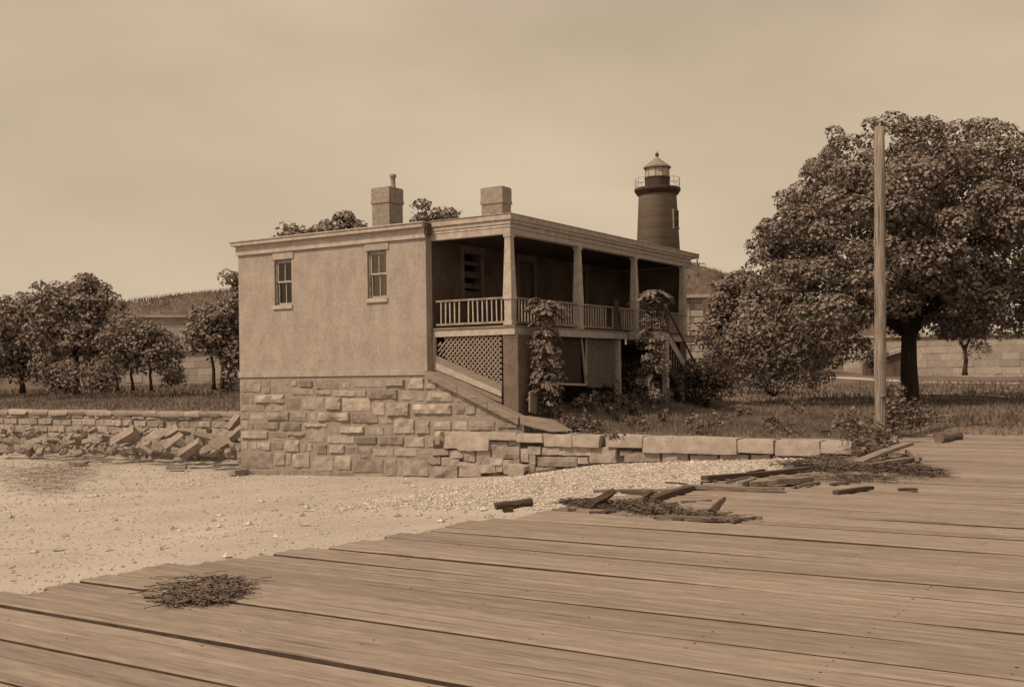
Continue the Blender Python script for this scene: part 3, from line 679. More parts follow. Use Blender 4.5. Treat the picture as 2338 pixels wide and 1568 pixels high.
# rubble heap: every block its own object, sharing eight meshes
protos=[]
for k in range(9):
    sz3=random.choice(((1,.62,.42),(1,.5,.3),(.9,.7,.6),(1,.8,.28)))
    bm=bmesh.new(); hp_=[]
    for sx in(-1,1):
        for sy in(-1,1):
            for sz_ in(-1,1):
                a_=[sx*random.uniform(.72,1),sy*random.uniform(.72,1),sz_*random.uniform(.72,1)]; q_=random.randrange(3); b_=list(a_); b_[q_]*=random.uniform(.35,.9)
                for c3 in(a_,b_): bm.verts.new([c3[i]*sz3[i]/2 for i in range(3)])
    g_=bmesh.ops.convex_hull(bm,input=bm.verts[:]); bmesh.ops.delete(bm,geom=[v for v in bm.verts if not v.link_faces],context='VERTS')
    me=bpy.data.meshes.new('rubble_block'); bm.to_mesh(me); bm.free(); me.materials.append(rubm); protos.append(me)
def rub(px,py,size,k,rx,ry,rz,v,lab='angular granite block tumbled in the rubble heap below the left wall'):
    u,z=onv(px,py,v); X,Y=H2W(u,v); o=bpy.data.objects.new('rubble_block',protos[k%9]); col.objects.link(o)
    o.location=(X,Y,z); o.scale=(size,size,size); o.rotation_euler=(rx,ry,rz); tag(o,lab,'stone','rubble blocks below the left wall')
big=[(285,1003,1.9,1,.5,-.5,.1,1.6),(350,1000,1.5,3,.4,-.55,.3,2.2),(385,990,1.7,0,.7,-.5,.1,2.4),(400,1012,1.5,1,.3,-.6,.5,1.5),(435,1025,1.6,2,.4,-.6,.2,.9),(470,1002,1.9,3,.2,.3,.4,1.8),
 (510,1010,1.8,2,.6,-.4,.8,1.2),(545,985,1.5,0,.2,-.7,.3,1.4),(330,1020,1.1,5,.3,-.3,.1,1.2),(250,1000,1.3,6,.2,.2,.6,2.0),(205,1008,1.2,7,.3,-.2,.3,1.8),(170,1005,1.1,4,.1,.4,.8,2.0),(365,1020,1.0,8,.9,.2,.3,1.1),
 (480,1025,1.2,6,.4,-.3,1.0,.8),(425,985,1.3,7,.2,.1,.2,2.6),(310,985,1.2,4,.5,.3,.1,2.7),(538,965,1.3,5,.3,-.9,.4,2.2),(150,1015,1.0,2,.3,.3,.2,1.4),(120,1008,1.2,5,.3,.1,.8,1.8),(80,1010,1.4,0,.5,-.3,.4,1.8),(45,1012,1.2,3,.2,.5,.2,1.7),(10,1010,1.3,6,.4,.2,.9,1.9)]
for b in big: rub(b[0],b[1],b[2]*.6,*b[3:])
for k in range(165):
    x=random.uniform(0,548); y=random.uniform(982,1034); v=lerp(y,[985,1035],[2.9,.5]); rub(x,y,random.uniform(.2,.62),random.randrange(9),random.uniform(-.7,.7),random.uniform(-.7,.7),random.uniform(0,3),v)
for k,(x,y,s,lab) in enumerate([(405,1068,.75,'flat triangular grey stone lying alone on the sand left of the house'),(545,1078,.7,'rounded boulder at the left corner of the stone foundation'),(345,1053,.3,'small dark stone on sand beneath the rubble heap'),(180,1058,.7,'long flat stone half sunk in sand at the far left')]):
    X,Y=onz(x,y,-.1); o=bpy.data.objects.new('beach_stone',protos[k]); col.objects.link(o); o.location=(X,Y,-.08); o.scale=(s,s,s*.6); o.rotation_euler=(0,0,k); tag(o,lab,'stone')
# ---------------------------------------------------------------- boardwalk
mb=MB(); rs=random.Random(3); seam=[]
def uedge(v): return lerp(v,[-34,-24,-20.5,-15.1,-10.2,-7,-4,-.6,.2,4.4],[7.2,8.1,8.56,9.61,10.06,10.5,10.8,10.9,10.3,10.2])
v=-33.
while v<4.2:
    wd=rs.choice((.27,.3,.33)); gap=rs.choice((.012,.016,.02,.035)); u=uedge(v)+rs.choice((-.12,-.05,0,.04,.08,.16)); u_end=70
    dz=rs.uniform(-.012,.012); ph=rs.random()*9
    while u<u_end:
        L=rs.uniform(12,20); a,b=u,min(u+L,u_end); n=max(2,int((b-a)/.7)); warp=0
        i0=len(mb.v)
        for k in range(n+1):
            t=k/n; x=a+(b-a)*t; zz=1.3+dz+warp*(2*t-1)**4+.006*math.sin(x*.8+ph)
            e0=.006*math.sin(x*1.7+ph)
            cup=.010
            for (yy,z2) in((v+e0,-.06),(v+e0,-.004),(v+.02+e0,cup),(v+wd/2,0),(v+wd-gap-.02,cup),(v+wd-gap,-.004),(v+wd-gap,-.06)): mb.v.append((x,yy,zz+z2))
        for k in range(n):
            for j in range(6): p=i0+k*7+j; mb.f.append([p,p+7,p+8,p+1]); seam.append(j in(0,1,4,5) if False else j in(0,5))
        mb.f.append([i0+j for j in range(7)]); mb.f.append([i0+n*7+j for j in range(7)][::-1]); seam+=[True,True]
        u=b+.008
    if v<-6:
        for k in range(18):
            x=7.6+.9*k+rs.uniform(-.02,.02)
            if x<uedge(v)+.1 or rs.random()<.7: continue
            for f_ in(.24,.76):
                y=v+(wd-gap)*f_+rs.uniform(-.012,.012); z_=1.3+dz+.006*math.sin(x*.8+ph)+.009; h_=rs.uniform(.004,.007); i0=len(mb.v)
                mb.v+=[(x-h_*1.5,y-h_,z_),(x+h_*1.5,y-h_,z_),(x+h_*1.5,y+h_,z_),(x-h_*1.5,y+h_,z_)]; mb.f.append([i0,i0+1,i0+2,i0+3]); seam.append(True)
    v+=wd
bwk=tag(mb.build('boardwalk',deckm),kind='structure'); bwk.data.materials.append(seamm); bwk.data.polygons.foreach_set('material_index',[int(q) for q in seam])
mb=MB(); mb.box(11.2,70,-33,3.8,-.4,1.2); tag(mb.build('boardwalk_fill',darkwood),kind='structure')
# ---------------------------------------------------------------- driftwood and debris
def board(name,label,a,b,z,wd,th,m=drift,cat='plank',za=None,zb=None,group=None):
    A_=onz(*a,z); B_=onz(*b,z); mb=MB(); p=Vector((*A_,(za if za is not None else z)+th/2)); q=Vector((*B_,(zb if zb is not None else z)+th/2))
    n=5; r=Vector((-(q-p).y,(q-p).x,0)).normalized(); i0=len(mb.v); sd=random.random()*40
    for k in range(n+1):
        c=p.lerp(q,k/n)+Vector((0,0,.012*min(1,(q-p).length/2)*(1+math.sin(k+sd)))); w2=wd/2*random.uniform(.85,1.1)
        for s,t in((-1,-1),(1,-1),(1,1),(-1,1)): mb.v.append(tuple(c+r*s*w2+Vector((0,0,t*th/2))))
    for k in range(n):
        for j in range(4): mb.f.append([i0+k*4+j,i0+k*4+(j+1)%4,i0+(k+1)*4+(j+1)%4,i0+(k+1)*4+j])
    mb.f.append([i0+3,i0+2,i0+1,i0]); mb.f.append([i0+n*4+j for j in range(4)])
    me=mb.build(name,m,frame='W'); c=(p+q)/2
    for vtx in me.data.vertices: vtx.co-=c
    me.location=c; return tag(me,label,cat,group)
def chunk(name,label,a,b,rad,cat,z=1.3,tilt=0,m=None,n=7,taper=.7):
    p=Vector((*onz(*a,z),z+rad*.8)); q=Vector((*onz(*b,z),z+rad*.8+tilt)); mb=MB(); k=4
    pts=[p.lerp(q,i/k)+Vector((0,0,random.uniform(-.15,.15)*rad)) for i in range(k+1)]
    mb.tube(pts,[rad*(1-(1-taper)*i/k)*random.uniform(.8,1.12) for i in range(k+1)],n)
    for i,v in enumerate(mb.v): mb.v[i]=tuple(v[j]+random.uniform(-.12,.12)*rad for j in range(3))
    me=mb.build(name,m or darkwood,frame='W'); c=(p+q)/2
    for vtx in me.data.vertices: vtx.co-=c
    me.location=c; return tag(me,label,cat)
chunk('driftwood_log','short round log resting across the boardwalk edge, alone on the pale sand',(1131,1162),(1213,1155),.055,'log',1.25,n=9,taper=.95)
board('driftwood_log','stubby support block underneath the short log',(1150,1169),(1170,1168),1.2,.1,.07,darkwood,'log')
board('driftwood_plank','thin straight plank on the gravel left of the debris line',(1355,1124),(1562,1124),1.3,.12,.035)
board('driftwood_plank','long dark plank along the far edge of the boardwalk, pointing at the debris heap',(1608,1100),(1845,1076),1.31,.14,.07,darkwood)
board('driftwood_plank','long thin plank crossing the boardwalk edge in front of the dark plank',(1560,1116),(1790,1122),1.32,.13,.05)
board('driftwood_stick','crooked pale stick leaning across the long dark plank',(1690,1112),(1722,1098),1.36,.07,.06,woodm,'stick')
board('driftwood_stick','slanting dark stick beside the peaked wood fragment',(1488,1146),(1588,1116),1.31,.12,.06,darkwood,'stick')
board('driftwood_stick','thin curved stick lying left of the slanting stick',(1420,1126),(1490,1134),1.31,.07,.05,darkwood,'stick')
chunk('driftwood_chunk','dark wedge of wood tilted on the seaweed line nearest the log',(1348,1162),(1402,1156),.07,'wood chunk',1.3,.14,n=5)
chunk('driftwood_chunk','peaked dark wood fragment in the middle of the seaweed line',(1466,1156),(1488,1157),.07,'wood chunk',1.3,.16,n=5,taper=.3)
chunk('driftwood_chunk','broken dark chunk standing off alone on bare boards',(1624,1178),(1654,1170),.06,'wood chunk',1.3,.12,n=5,taper=.6)
chunk('driftwood_chunk','small dark lump on the boards below the tilted wedge',(1380,1173),(1406,1173),.045,'wood chunk',1.3,0,n=6)
board('driftwood_stick','straight thin stick at the right end of the seaweed line',(1500,1188),(1684,1190),1.31,.07,.05,drift,'stick')
board('driftwood_plank','short broad plank among the debris with a broken dark end',(1700,1110),(1768,1105),1.33,.26,.07,woodm)
board('driftwood_plank','brown plank beside the broad plank, right of it',(1765,1106),(1850,1100),1.33,.2,.08)
board('driftwood_stick','thin sliver of wood on open boards right of the debris',(1908,1128),(1990,1118),1.31,.1,.05,darkwood,'stick')
board('driftwood_stick','short dark sliver on the boards near the right side',(2052,1121),(2092,1120),1.31,.08,.04,darkwood,'stick')
board('driftwood_plank','plank tilted out of the debris heap toward the right',(1960,1060),(2075,1035),1.33,.2,.06,woodm,zb=1.5)
board('driftwood_plank','lower plank under the tilted one in the debris heap',(1970,1068),(2094,1052),1.32,.18,.06)
board('driftwood_stick','short crossbar joining the two planks of the debris heap',(2070,1036),(2094,1053),1.35,.06,.08,woodm,'stick')
board('driftwood_plank','pale flat slab just under the end of the wall coping',(1872,1052),(1952,1050),1.25,.4,.06,stone_l,'slab')
chunk('driftwood_log','grey rounded log lying on the ground at the far right beyond the pole',(2143,1012),(2188,1004),.13,'log',1.3,0,greymas,10,.95)
board('flat_slab','pale flat slab in the weeds right of the pole',(2090,968),(2165,963),1.45,.7,.2,stone_l,'slab')
board('driftwood_stick','dark stub poking from the grass behind the coping',(1872,992),(1892,990),1.42,.1,.1,darkwood,'stick')
rs2=random.Random(11)
for k in range(54):
    g=k%4 if k<46 else 4; cx_,cy_,sx_,sy_=((1960,1072,85,12),(1430,1160,70,9),(1580,1182,60,5),(1760,1108,90,9),(455,1350,55,14))[g]
    x=rs2.gauss(cx_,sx_); y=rs2.gauss(cy_,sy_); L=rs2.uniform(14,70); dy=rs2.uniform(-.22,.12)*L
    where=('in the heap below the wall end','in the seaweed ridge near the log','along the thin seaweed line','between the long planks','around the seaweed clump at lower left')[g]
    board('driftwood_stick','thin broken stick lying loose '+where,(x-L/2,y-dy/2),(x+L/2,y+dy/2),1.31,rs2.uniform(.02,.07),rs2.uniform(.015,.04),rs2.choice((drift,darkwood,woodm)),'stick',group='loose sticks '+where)
def seaweed(label,spots,z,n,name='seaweed_clump',hz=.1,ln=(.1,.35),m=seaw):
    V_=[]
    for (x,y,sx,sy,k) in spots:
        for _ in range(int(n*k)):
            px,py=random.gauss(x,sx),random.gauss(y,sy); X,Y=onz(px,py,z); L=random.uniform(*ln); a=random.uniform(0,6.28)+0; 
            d=Vector((math.cos(a),math.sin(a),random.uniform(-.03,.03+hz*.8)))*L; p=Vector((X,Y,z+abs(random.gauss(0,hz*.45)))); wv=Vector((-d.y,d.x,.0)).normalized()*random.uniform(.002,.008)*(1.8 if z<1 else 1);
            mid=p+d*.5+Vector((0,0,random.uniform(0,.3*hz))); q=p+d
            for t in((p-wv,p+wv,mid+wv,mid-wv),(mid-wv,mid+wv,q+wv*.3,q-wv*.3)): V_+= [tuple(k2+Vector((0,0,.01 if i%2 else .018))) for i,k2 in enumerate(t)]
    o=npmesh(name,V_,4,m); return tag(o,label,'seaweed')
seaweed('dark matted clump of dried seaweed lying on the near boards at lower left',[(512,1362,17,4,.38),(470,1373,30,3,.3),(430,1362,40,8,.12),(540,1340,30,8,.06),(478,1334,30,8,.2),(543,1340,7,2.5,.15),(405,1345,22,4,.12),(515,1350,14,4,.25),(400,1382,20,2,.08)],1.305,520,hz=.03,ln=(.05,.2))
seaweed('ragged ridge of dried seaweed beside the dark wood wedge',[(1325,1152,14,3,.5),(1385,1158,26,3,.5),(1440,1156,22,4,.5),(1470,1162,24,5,.9),(1520,1174,30,2,.5),(1590,1183,30,2,.4),(1640,1188,24,1.5,.2)],1.305,620,hz=.05,ln=(.08,.28))
seaweed('tangled heap of reeds and seaweed piled below the end of the wall coping',[(1850,1064,24,3,.6),(1910,1072,35,4,.8),(1890,1052,12,3,.4),(2000,1072,45,3,.8),(2080,1078,22,4,.6),(1960,1095,60,3,.25),(1990,1034,22,6,.4),(2120,1086,14,2,.15)],1.305,700,hz=.07,ln=(.12,.5))
seaweed('flat wrack line of dry weed on the sand at the far left under the rubble',[(150,1075,40,12,1),(200,1050,40,7,.6),(60,1085,50,14,1),(110,1110,40,10,.5)],-.1,380,hz=.05,ln=(.15,.5),m=drift)
# ---------------------------------------------------------------- pebbles
def pebbles(n,ur,vr,s):
    u=rng.uniform(*ur,n); v=rng.uniform(*vr,n); V_=np.empty((n,24,3)); tri=[(0,2,4),(2,1,4),(1,3,4),(3,0,4),(2,0,5),(1,2,5),(3,1,5),(0,3,5)]
    ax=np.array([(1,0,0),(-1,0,0),(0,1,0),(0,-1,0),(0,0,1),(0,0,-1)],float)
    for i in range(n):
        X,Y=H2W(u[i],v[i]); r=s*rng.uniform(.4,1.3)*np.array([1,rng.uniform(.6,1),rng.uniform(.4,.7)]); a=rng.uniform(0,3.14); ca,sa=math.cos(a),math.sin(a)
        P=ax*r*(1+rng.uniform(-.2,.2,(6,1))); P=np.stack([P[:,0]*ca-P[:,1]*sa,P[:,0]*sa+P[:,1]*ca,P[:,2]],1)+np.array([X,Y,zbeach(u[i],v[i])+r[2]*.3])
        V_[i]=P[np.array(tri).ravel()]
    return V_.reshape(-1,3)
peb=np.concatenate([pebbles(9000,(1.5,10.3),(-10,-.3),.045),pebbles(9000,(-12,10),(-20,-.3),.03),pebbles(2500,(-26,-8),(-14,1.5),.05),pebbles(420,(-26,8),(-16,-.3),.085)])
tag(npmesh('pebbles',peb,3,pebm),'pale pebbles and shell grit strewn over the beach','gravel',kind='stuff')
# ---------------------------------------------------------------- grass
G=[blades(lawnpts(20000,(-.2,10),(.45,9)),.13,.025),blades(lawnpts(16000,(-1,26),(8,26)),.16,.04),blades(lawnpts(9000,(-4,40),(24,60)),.25,.10),
   blades(lawnpts(14000,(-46,-10),(3.8,14)),.17,.045),blades(lawnpts(8000,(-60,-8),(12,40)),.3,.09),blades(lawnpts(3000,(10,26),(3,9)),.25,.04)]
tag(npmesh('grass',np.concatenate(G),3,grassm),'rough uncut grass on both lawns and along the wall','grass',kind='stuff')
hp=[]
for x in rng.uniform(-60,30,9000):
    zc=float(np.interp(x,cx,cz)); t=rng.uniform(0,1)**2; dy=-t*9; k=np.interp(dy,[p[0] for p in prof],[p[1] for p in prof]); hp.append((x,Yh+dy,1.5+(zc-1.5)*k-.05))
tag(npmesh('hill_grass',blades(np.array(hp),.5,.11),3,grassm),'long grass growing over the earth hill behind the house','grass',kind='stuff')
# weeds: upright stems with leaves
def weed(label,X,Y,z,h,n,spread,m=weedm,cat='weed',name='weed_plant',group=None,ls=.12):
    e=thing(name,label,cat,(X,Y,z),group,frame='W'); mb=MB(); P=[];N=[]
    for k in range(n):
        a=random.uniform(0,6.28); r=random.uniform(0,spread); b=Vector((X+r*math.cos(a),Y+r*math.sin(a),z-.05)); hh=h*random.uniform(.5,1.1)
        t=b+Vector((random.gauss(0,.12)*hh,random.gauss(0,.12)*hh,hh)); m_=b.lerp(t,.5)+Vector((random.gauss(0,.03),0,0)); mb.tube([b,m_,t],[.008,.007,.003],4,False)
        for q in range(int(26*hh/.6)+3):
            s=random.uniform(.15,1); p=b.lerp(t,s); d=Vector((random.gauss(0,1),random.gauss(0,1),.3)).normalized(); P.append(tuple(p+d*ls*.6)); N.append(tuple(d*.4+Vector((0,0,.8))))
    mb.build('stem',m,e); npmesh('leaves',leaves(np.array(P),np.array(N),ls),4,m,e)
    return e
for k,(px,py,h,n,sp,lab) in enumerate([(1945,1012,.9,8,.35,'low pale weeds at the end of the wall coping, left of the pole foot'),(2035,985,1.25,7,.3,'tall flowering weeds just right of the pole'),(2055,998,1.5,5,.22,'tallest thin weed stalk standing right of the pole'),(2085,985,.9,12,.5,'bushy weeds behind the flat slab right of the pole'),
    (2000,1018,.55,14,.5,'low tangle of leaves around the pole foot'),(2140,968,.5,9,.5,'short weeds on the flat pale slab'),(1975,1045,.45,10,.4,'straggly weeds growing out of the debris heap')]):
    z=1.32 if py>1000 else 1.45; X,Y=onz(px,py,z); weed(lab,X,Y,z,h,n,sp)
for k,(px,py,h,n,lab) in enumerate([(1465,930,.5,7,'small pale weeds below the second sapling'),(1500,925,.7,8,'pale flowering weeds in front of the porch undergrowth'),(1528,922,1.0,9,'tallest pale flowering weeds at the foot of the landing post'),(1560,926,.6,7,'pale weeds at the left foot of the round dark bush'),(1405,985,.3,6,'small weeds and a stone on the grass behind the coping'),(1580,965,.4,6,'tuft of weeds in mid lawn'),(1690,955,.45,5,'small weed clump on the lawn in front of the low shrubs'),(1810,950,.45,5,'small weed clump on the lawn near the tree shadow'),(1760,975,.5,9,'leafy weed clump on the lawn close to the wall')]):
    z=1.62 if py<940 else 1.5; X,Y=onz(px,py,z); u_,v_=W2H(X,Y); weed(lab,X,Y,zlawn(u_,v_),h,n,.35)
rw_=random.Random(21)
for k in range(26):
    u_=rw_.uniform(-.1,9.6); v_=rw_.choice((rw_.uniform(.6,1.6),rw_.uniform(1.5,7)))
    X,Y=H2W(u_,v_); weed('knee-high weeds scattered in the lawn grass behind the wall coping',X,Y,zlawn(u_,v_),rw_.uniform(.25,.55),rw_.randint(3,6),.25,name='weed_plant',group='weeds in the lawn behind the coping')
for k in range(12):
    v_=1.5+k*.95+rw_.uniform(-.3,.3); u_=.35+rw_.uniform(0,.5); X,Y=H2W(u_,v_); weed('weeds growing along the foot of the porch',X,Y,zlawn(u_,v_),rw_.uniform(.35,.7),rw_.randint(5,9),.35,m=leafm,group='weeds along the porch foot')
# ---------------------------------------------------------------- ailanthus saplings
def sapling(label,base,top,nf,seed,low=8,dense=30):
    R_=random.Random(seed); e=thing('sapling',label,'sapling',base,None,frame='W'); b=Vector(base); t=Vector(top); mb=MB()
    pts=[b,b.lerp(t,.35)+Vector((.08,0,0)),b.lerp(t,.7)+Vector((-.07,0,0)),t]; mb.tube(pts,[.035,.03,.024,.012],6)
    V_=[]
    def frond(p,a,L,el,ll):
        d=Vector((math.cos(a),math.sin(a),0)); rp=[]
        for k in range(8):
            s=k/7; rp.append(p+d*L*s*math.cos(el)+Vector((0,0,L*(s*math.sin(el)-.65*s*s))))
        mb.tube(rp,[.009]*4+[.006]*4,4,False)
        side=Vector((-d.y,d.x,0))
        for k in range(1,16):
            s=k/15; i=min(6,int(s*7)); c=rp[i].lerp(rp[i+1],s*7-i); tan=(rp[i+1]-rp[i]).normalized()
            for sg in(-1,1):
                ld=(side*sg+tan*.45+Vector((0,0,R_.uniform(-.55,-.05)))).normalized(); l=ll*(1-.35*abs(s-.4))*R_.uniform(.8,1.2); wv=tan*l*.24; dn=Vector((0,0,-.04*l))
                V_.extend([tuple(c),tuple(c+ld*l*.45+wv+dn),tuple(c+ld*l),tuple(c+ld*l*.45-wv+dn)])
    for k in range(nf): frond(t-Vector((0,0,R_.uniform(0,.35))),k*6.28/nf+R_.uniform(-.3,.3),R_.uniform(.6,.95),R_.uniform(.2,1.1),.24)
    for k in range(low):
        s=R_.uniform(.12,.88); p=b.lerp(t,s); frond(p,R_.uniform(0,6.28),R_.uniform(.35,.62),R_.uniform(-.1,.7),.15)
    mb.build('stem',barkm,e); npmesh('leaves',V_,4,leafl,e)
    pc=[];pr=[]
    for k in range(dense):
        q=b.lerp(t,R_.uniform(.06,.98)); pc.append(np.array(q)+np.array([R_.gauss(0,.2),R_.gauss(0,.18),0])); pr.append(R_.uniform(.12,.32))
    npmesh('foliage',puffs(pc,pr,700,.10,.2),4,leafm,e)
v,z=onu(1247,940,.55); X,Y=H2W(.55,v); vt,zt=onu(1242,690,.55); Xt,Yt=H2W(.55,vt)
sapling('tall leafy tree of heaven sapling climbing the porch beside the corner pier',(X,Y,z),(Xt,Yt,zt),15,4,44,70)
v,z=onu(1485,925,1.3); X,Y=H2W(1.3,v); vt,zt=onu(1492,668,1.3); Xt,Yt=H2W(1.3,vt)
sapling('second tree of heaven sapling with drooping fronds in front of the last porch bay',(X,Y,z),(Xt,Yt,zt),18,9,34,48)
# ---------------------------------------------------------------- bushes round the porch
def bush(name,label,c,r,n,per,size,m=leafd,pr=(.25,.5),group=None):
    e=thing(name,label,'bush',(c[0],c[1],c[2]-r[2]*.7),group,frame='W')
    cs,rs=ell(c,r,n,.2,pr); mb=MB()
    for k in range(9): p=Vector(tuple(float(q) for q in cs[k])); mb.tube([(c[0],c[1],c[2]-r[2]),Vector((c[0],c[1],c[2]-r[2])).lerp(p,.6)+Vector((0,0,.1)),p],[.03,.02,.008],5,False)
    mb.build('stems',barkm,e); npmesh('foliage',puffs(cs,rs,per,size,.4),4,m,e)
def bpx(px,py,Y): return aty(px,py,Y)
bush('shrub','dark undergrowth filling the space under the porch between the two posts',bpx(1455,880,38.0),(1.1,.8,1.1),46,460,.10)
bush('shrub','low dark undergrowth beneath the lattice left of the thick post',bpx(1395,905,35.3),(.9,.6,.55),26,420,.09,pr=(.2,.35))
bush('shrub','round dark bush at the bottom of the porch stairs',bpx(1612,868,39.4),(1.15,1.0,.95),80,460,.10)
bush('shrub','loose bush with pale twigs right of the stair handrail',bpx(1640,815,46),(1.1,1.0,1.3),44,260,.13,leafm)
bush('shrub','low spreading shrub under the left skirt of the big tree',bpx(1765,865,50),(2.9,1.2,.8),60,240,.13,leafm)
bush('shrub','small shrub between the low spreading shrub and the road',bpx(1850,858,54),(1.0,.8,.6),16,240,.13,leafm)
# ---------------------------------------------------------------- big maple on the right
bx,by,bz=16.74,46.,1.58
Rp_z=[2.6,3.2,4.2,7.5,9.2,10.3,11.8,13.0,13.9]; Rp_r=[6.4,7.1,7.5,6.7,6.1,5.5,4.4,3.0,.8]
poly=[(1672,800),(1700,735),(1712,625),(1740,525),(1782,458),(1842,380),(1900,318),(1990,290),(2100,302),(2200,298),(2320,335),(2410,450),(2440,620),(2400,740),(2300,775),(2200,772),(2130,776),(2040,768),(2000,792),(1900,822),(1850,845),(1720,868)]
def inpoly(x,y):
    c=False; n=len(poly); e=1e9
    for i in range(n):
        (x0,y0),(x1,y1)=poly[i],poly[(i+1)%n]
        if (y0>y)!=(y1>y) and x<(x1-x0)*(y-y0)/(y1-y0)+x0: c=not c
        L2=(x1-x0)**2+(y1-y0)**2; t=max(0,min(1,((x-x0)*(x1-x0)+(y-y0)*(y1-y0))/L2)); e=min(e,math.hypot(x0+t*(x1-x0)-x,y0+t*(y1-y0)-y))
    return e if c else 0
cs=[];rs=[]
while len(cs)<600:
    x,y=rng.uniform(1660,2450),rng.uniform(270,880); e=inpoly(x,y)
    if e<9 or (e<75 and noise.noise(Vector((x*.014,y*.014,5)))<-.04): continue
    k=min(1,e/230); hd=6.6*math.sqrt(1-(1-k)**2); dy=rng.choice((-1,1))*hd*rng.uniform(.3,1)
    r=rng.uniform(.45,.9); r=max(.28,min(r,e*46/F*1.5))
    X,Y,Z=aty(x,y,46); cs.append(np.array([X,46+dy,Z])); rs.append(r)
for (px,py,r) in((1905,305,.45),(1915,330,.5),(1860,385,.55),(1795,455,.6),(1990,285,.45),(2010,292,.4),(1735,590,.5),(1760,520,.5),(2075,300,.5),(1700,830,.7),(1720,860,.55),(1755,850,.7),(1790,845,.7),(1830,830,.8),(1860,815,.8),(1740,800,.9),(1690,780,.7),(1705,730,.7),(1900,810,.8),(1940,800,.7)): cs.append(np.array(aty(px,py,46))); rs.append(r)
tree('maple_tree','big spreading maple with a dark trunk standing on the lawn behind the pole',(bx,by,bz),.36,5.0,cs,rs,470,.175,leafm,nb=40,up=.5)
# ---------------------------------------------------------------- other trees
def T(name,label,px,py,Y,ells,tr,forkpx,per=150,size=.24,m=leafm,group=None,stems=1,lean=(0,0),nb=12):
    X,_,z=aty(px,py,Y); fz=aty(px,forkpx,Y)[2]; cs=[];rs=[]
    k=Y/F
    for (ex,ey,rx,ry,n) in ells:
        c=aty(ex,ey,Y); a,b=ell(c,(rx*k,min(rx*k,3.5),ry*k),n,.35,(.35*Y/60,.7*Y/60)); cs+=a; rs+=b
    return tree(name,label,(X,Y,z),tr,fz,cs,rs,per,size,m,group,lean=lean,nb=nb,stems=stems)
T('leafy_tree','large tree at the far left with a single dark trunk and a domed crown',176,896,62,[(190,680,75,55,60),(175,770,95,80,90),(110,720,75,85,60),(235,750,60,80,50)],.16,800)
T('leafy_tree','low broad tree reaching out of view left of the domed one',52,892,64,[(40,740,95,80,90),(30,820,100,50,60),(100,830,60,35,30)],.14,830)
for k,(px,e,lab) in enumerate([(268,[(270,795,48,50,40)],'left one of three small trees right of the domed tree'),(303,[(320,775,55,42,40),(305,822,48,30,20)],'middle and fullest of three small thin-trunked trees before the fort wall'),(345,[(375,800,48,42,34),(355,835,50,25,16)],'right one of three small trees, next to the gap showing the fort wall')]):
    T('small_tree',lab,px,885,56,e,.07,820,m=leafl if k==1 else leafm,group='small trees on the left lawn',nb=10,size=.2,per=190)
T('leafy_tree','spreading tree leaning against the left edge of the house',498,882,56,[(505,720,50,40,34),(480,775,50,42,36),(535,790,40,80,50),(455,755,26,50,16),(532,640,18,10,5),(540,675,20,16,6)],.09,800,size=.22,per=190,stems=2)
T('tree_behind','feathery tree tops showing over the roof left of the first chimney',740,700,58,[(690,545,40,24,18),(745,538,45,28,22),(790,508,13,24,10),(668,528,16,16,6),(825,530,24,14,7),(650,555,25,12,6),(745,600,60,40,26)],.15,600,m=leafl,per=110,size=.26)
T('tree_behind','flat tree top showing over the roof between the two chimneys',1010,700,58,[(1015,500,48,18,20),(968,476,14,8,5),(955,500,18,12,5),(1005,580,55,50,26)],.15,600,m=leafl,per=110,size=.26)
T('leafy_tree','mid-sized tree between the far stone building and the maple',1660,830,58,[(1665,690,48,60,44),(1640,760,45,60,40),(1700,760,60,70,50),(1690,640,30,24,14)],.18,790)
T('far_tree','distant tree seen under the maple beyond the road',2000,858,100,[(1990,805,22,26,14)],.2,840,size=.35,per=60)
T('far_tree','thin dark trunk and crown at the far right by the road',2203,852,80,[(2225,700,90,110,60)],.16,790,size=.32,per=90)
for k,(x,y,a,b,lab) in enumerate([(235,845,60,28,'dense thicket behind the trunks of the domed tree and small trees'),(120,850,60,34,'dense thicket behind the domed tree at the far left'),(150,880,55,12,'low scrub at the foot of the domed tree'),(230,878,40,14,'low scrub between the domed tree and the small trees'),(400,862,30,16,'small bush before the gap showing the fort wall'),(525,875,22,30,'dark bush filling the corner between the spreading tree and the house')]):
    kk=58/F; bush('shrub',lab,aty(x,y,58),(a*kk,.9,b*kk),int(a*.8),170,.16,leafm)
# ---------------------------------------------------------------- utility pole
px,py_=9.19,27.32
e=thing('utility_pole','tall bare weathered timber pole standing behind the end of the wall','pole',(px,py_,1.2),None,'W')
mb=MB(); n=14; top=aty(2008,290,27.32)
pts=[(px+(top[0]-px)*k/n+.006*math.sin(k*1.3),py_,1.1+(top[2]-1.1)*k/n) for k in range(n+1)]; mb.tube(pts,[.152-.022*k/n+.004*math.sin(k*2.1) for k in range(n)]+[.12],12); mb.build('shaft',polem,e,smooth=True)
mb=MB()
for zz in(3.2,4.9,6.4): mb=MB(); mb.tube([(px+.10,py_-.1,zz),(px+.19,py_-.16,zz+.01)],[.014,.02],6); mb.build('spike',darkwood,e)
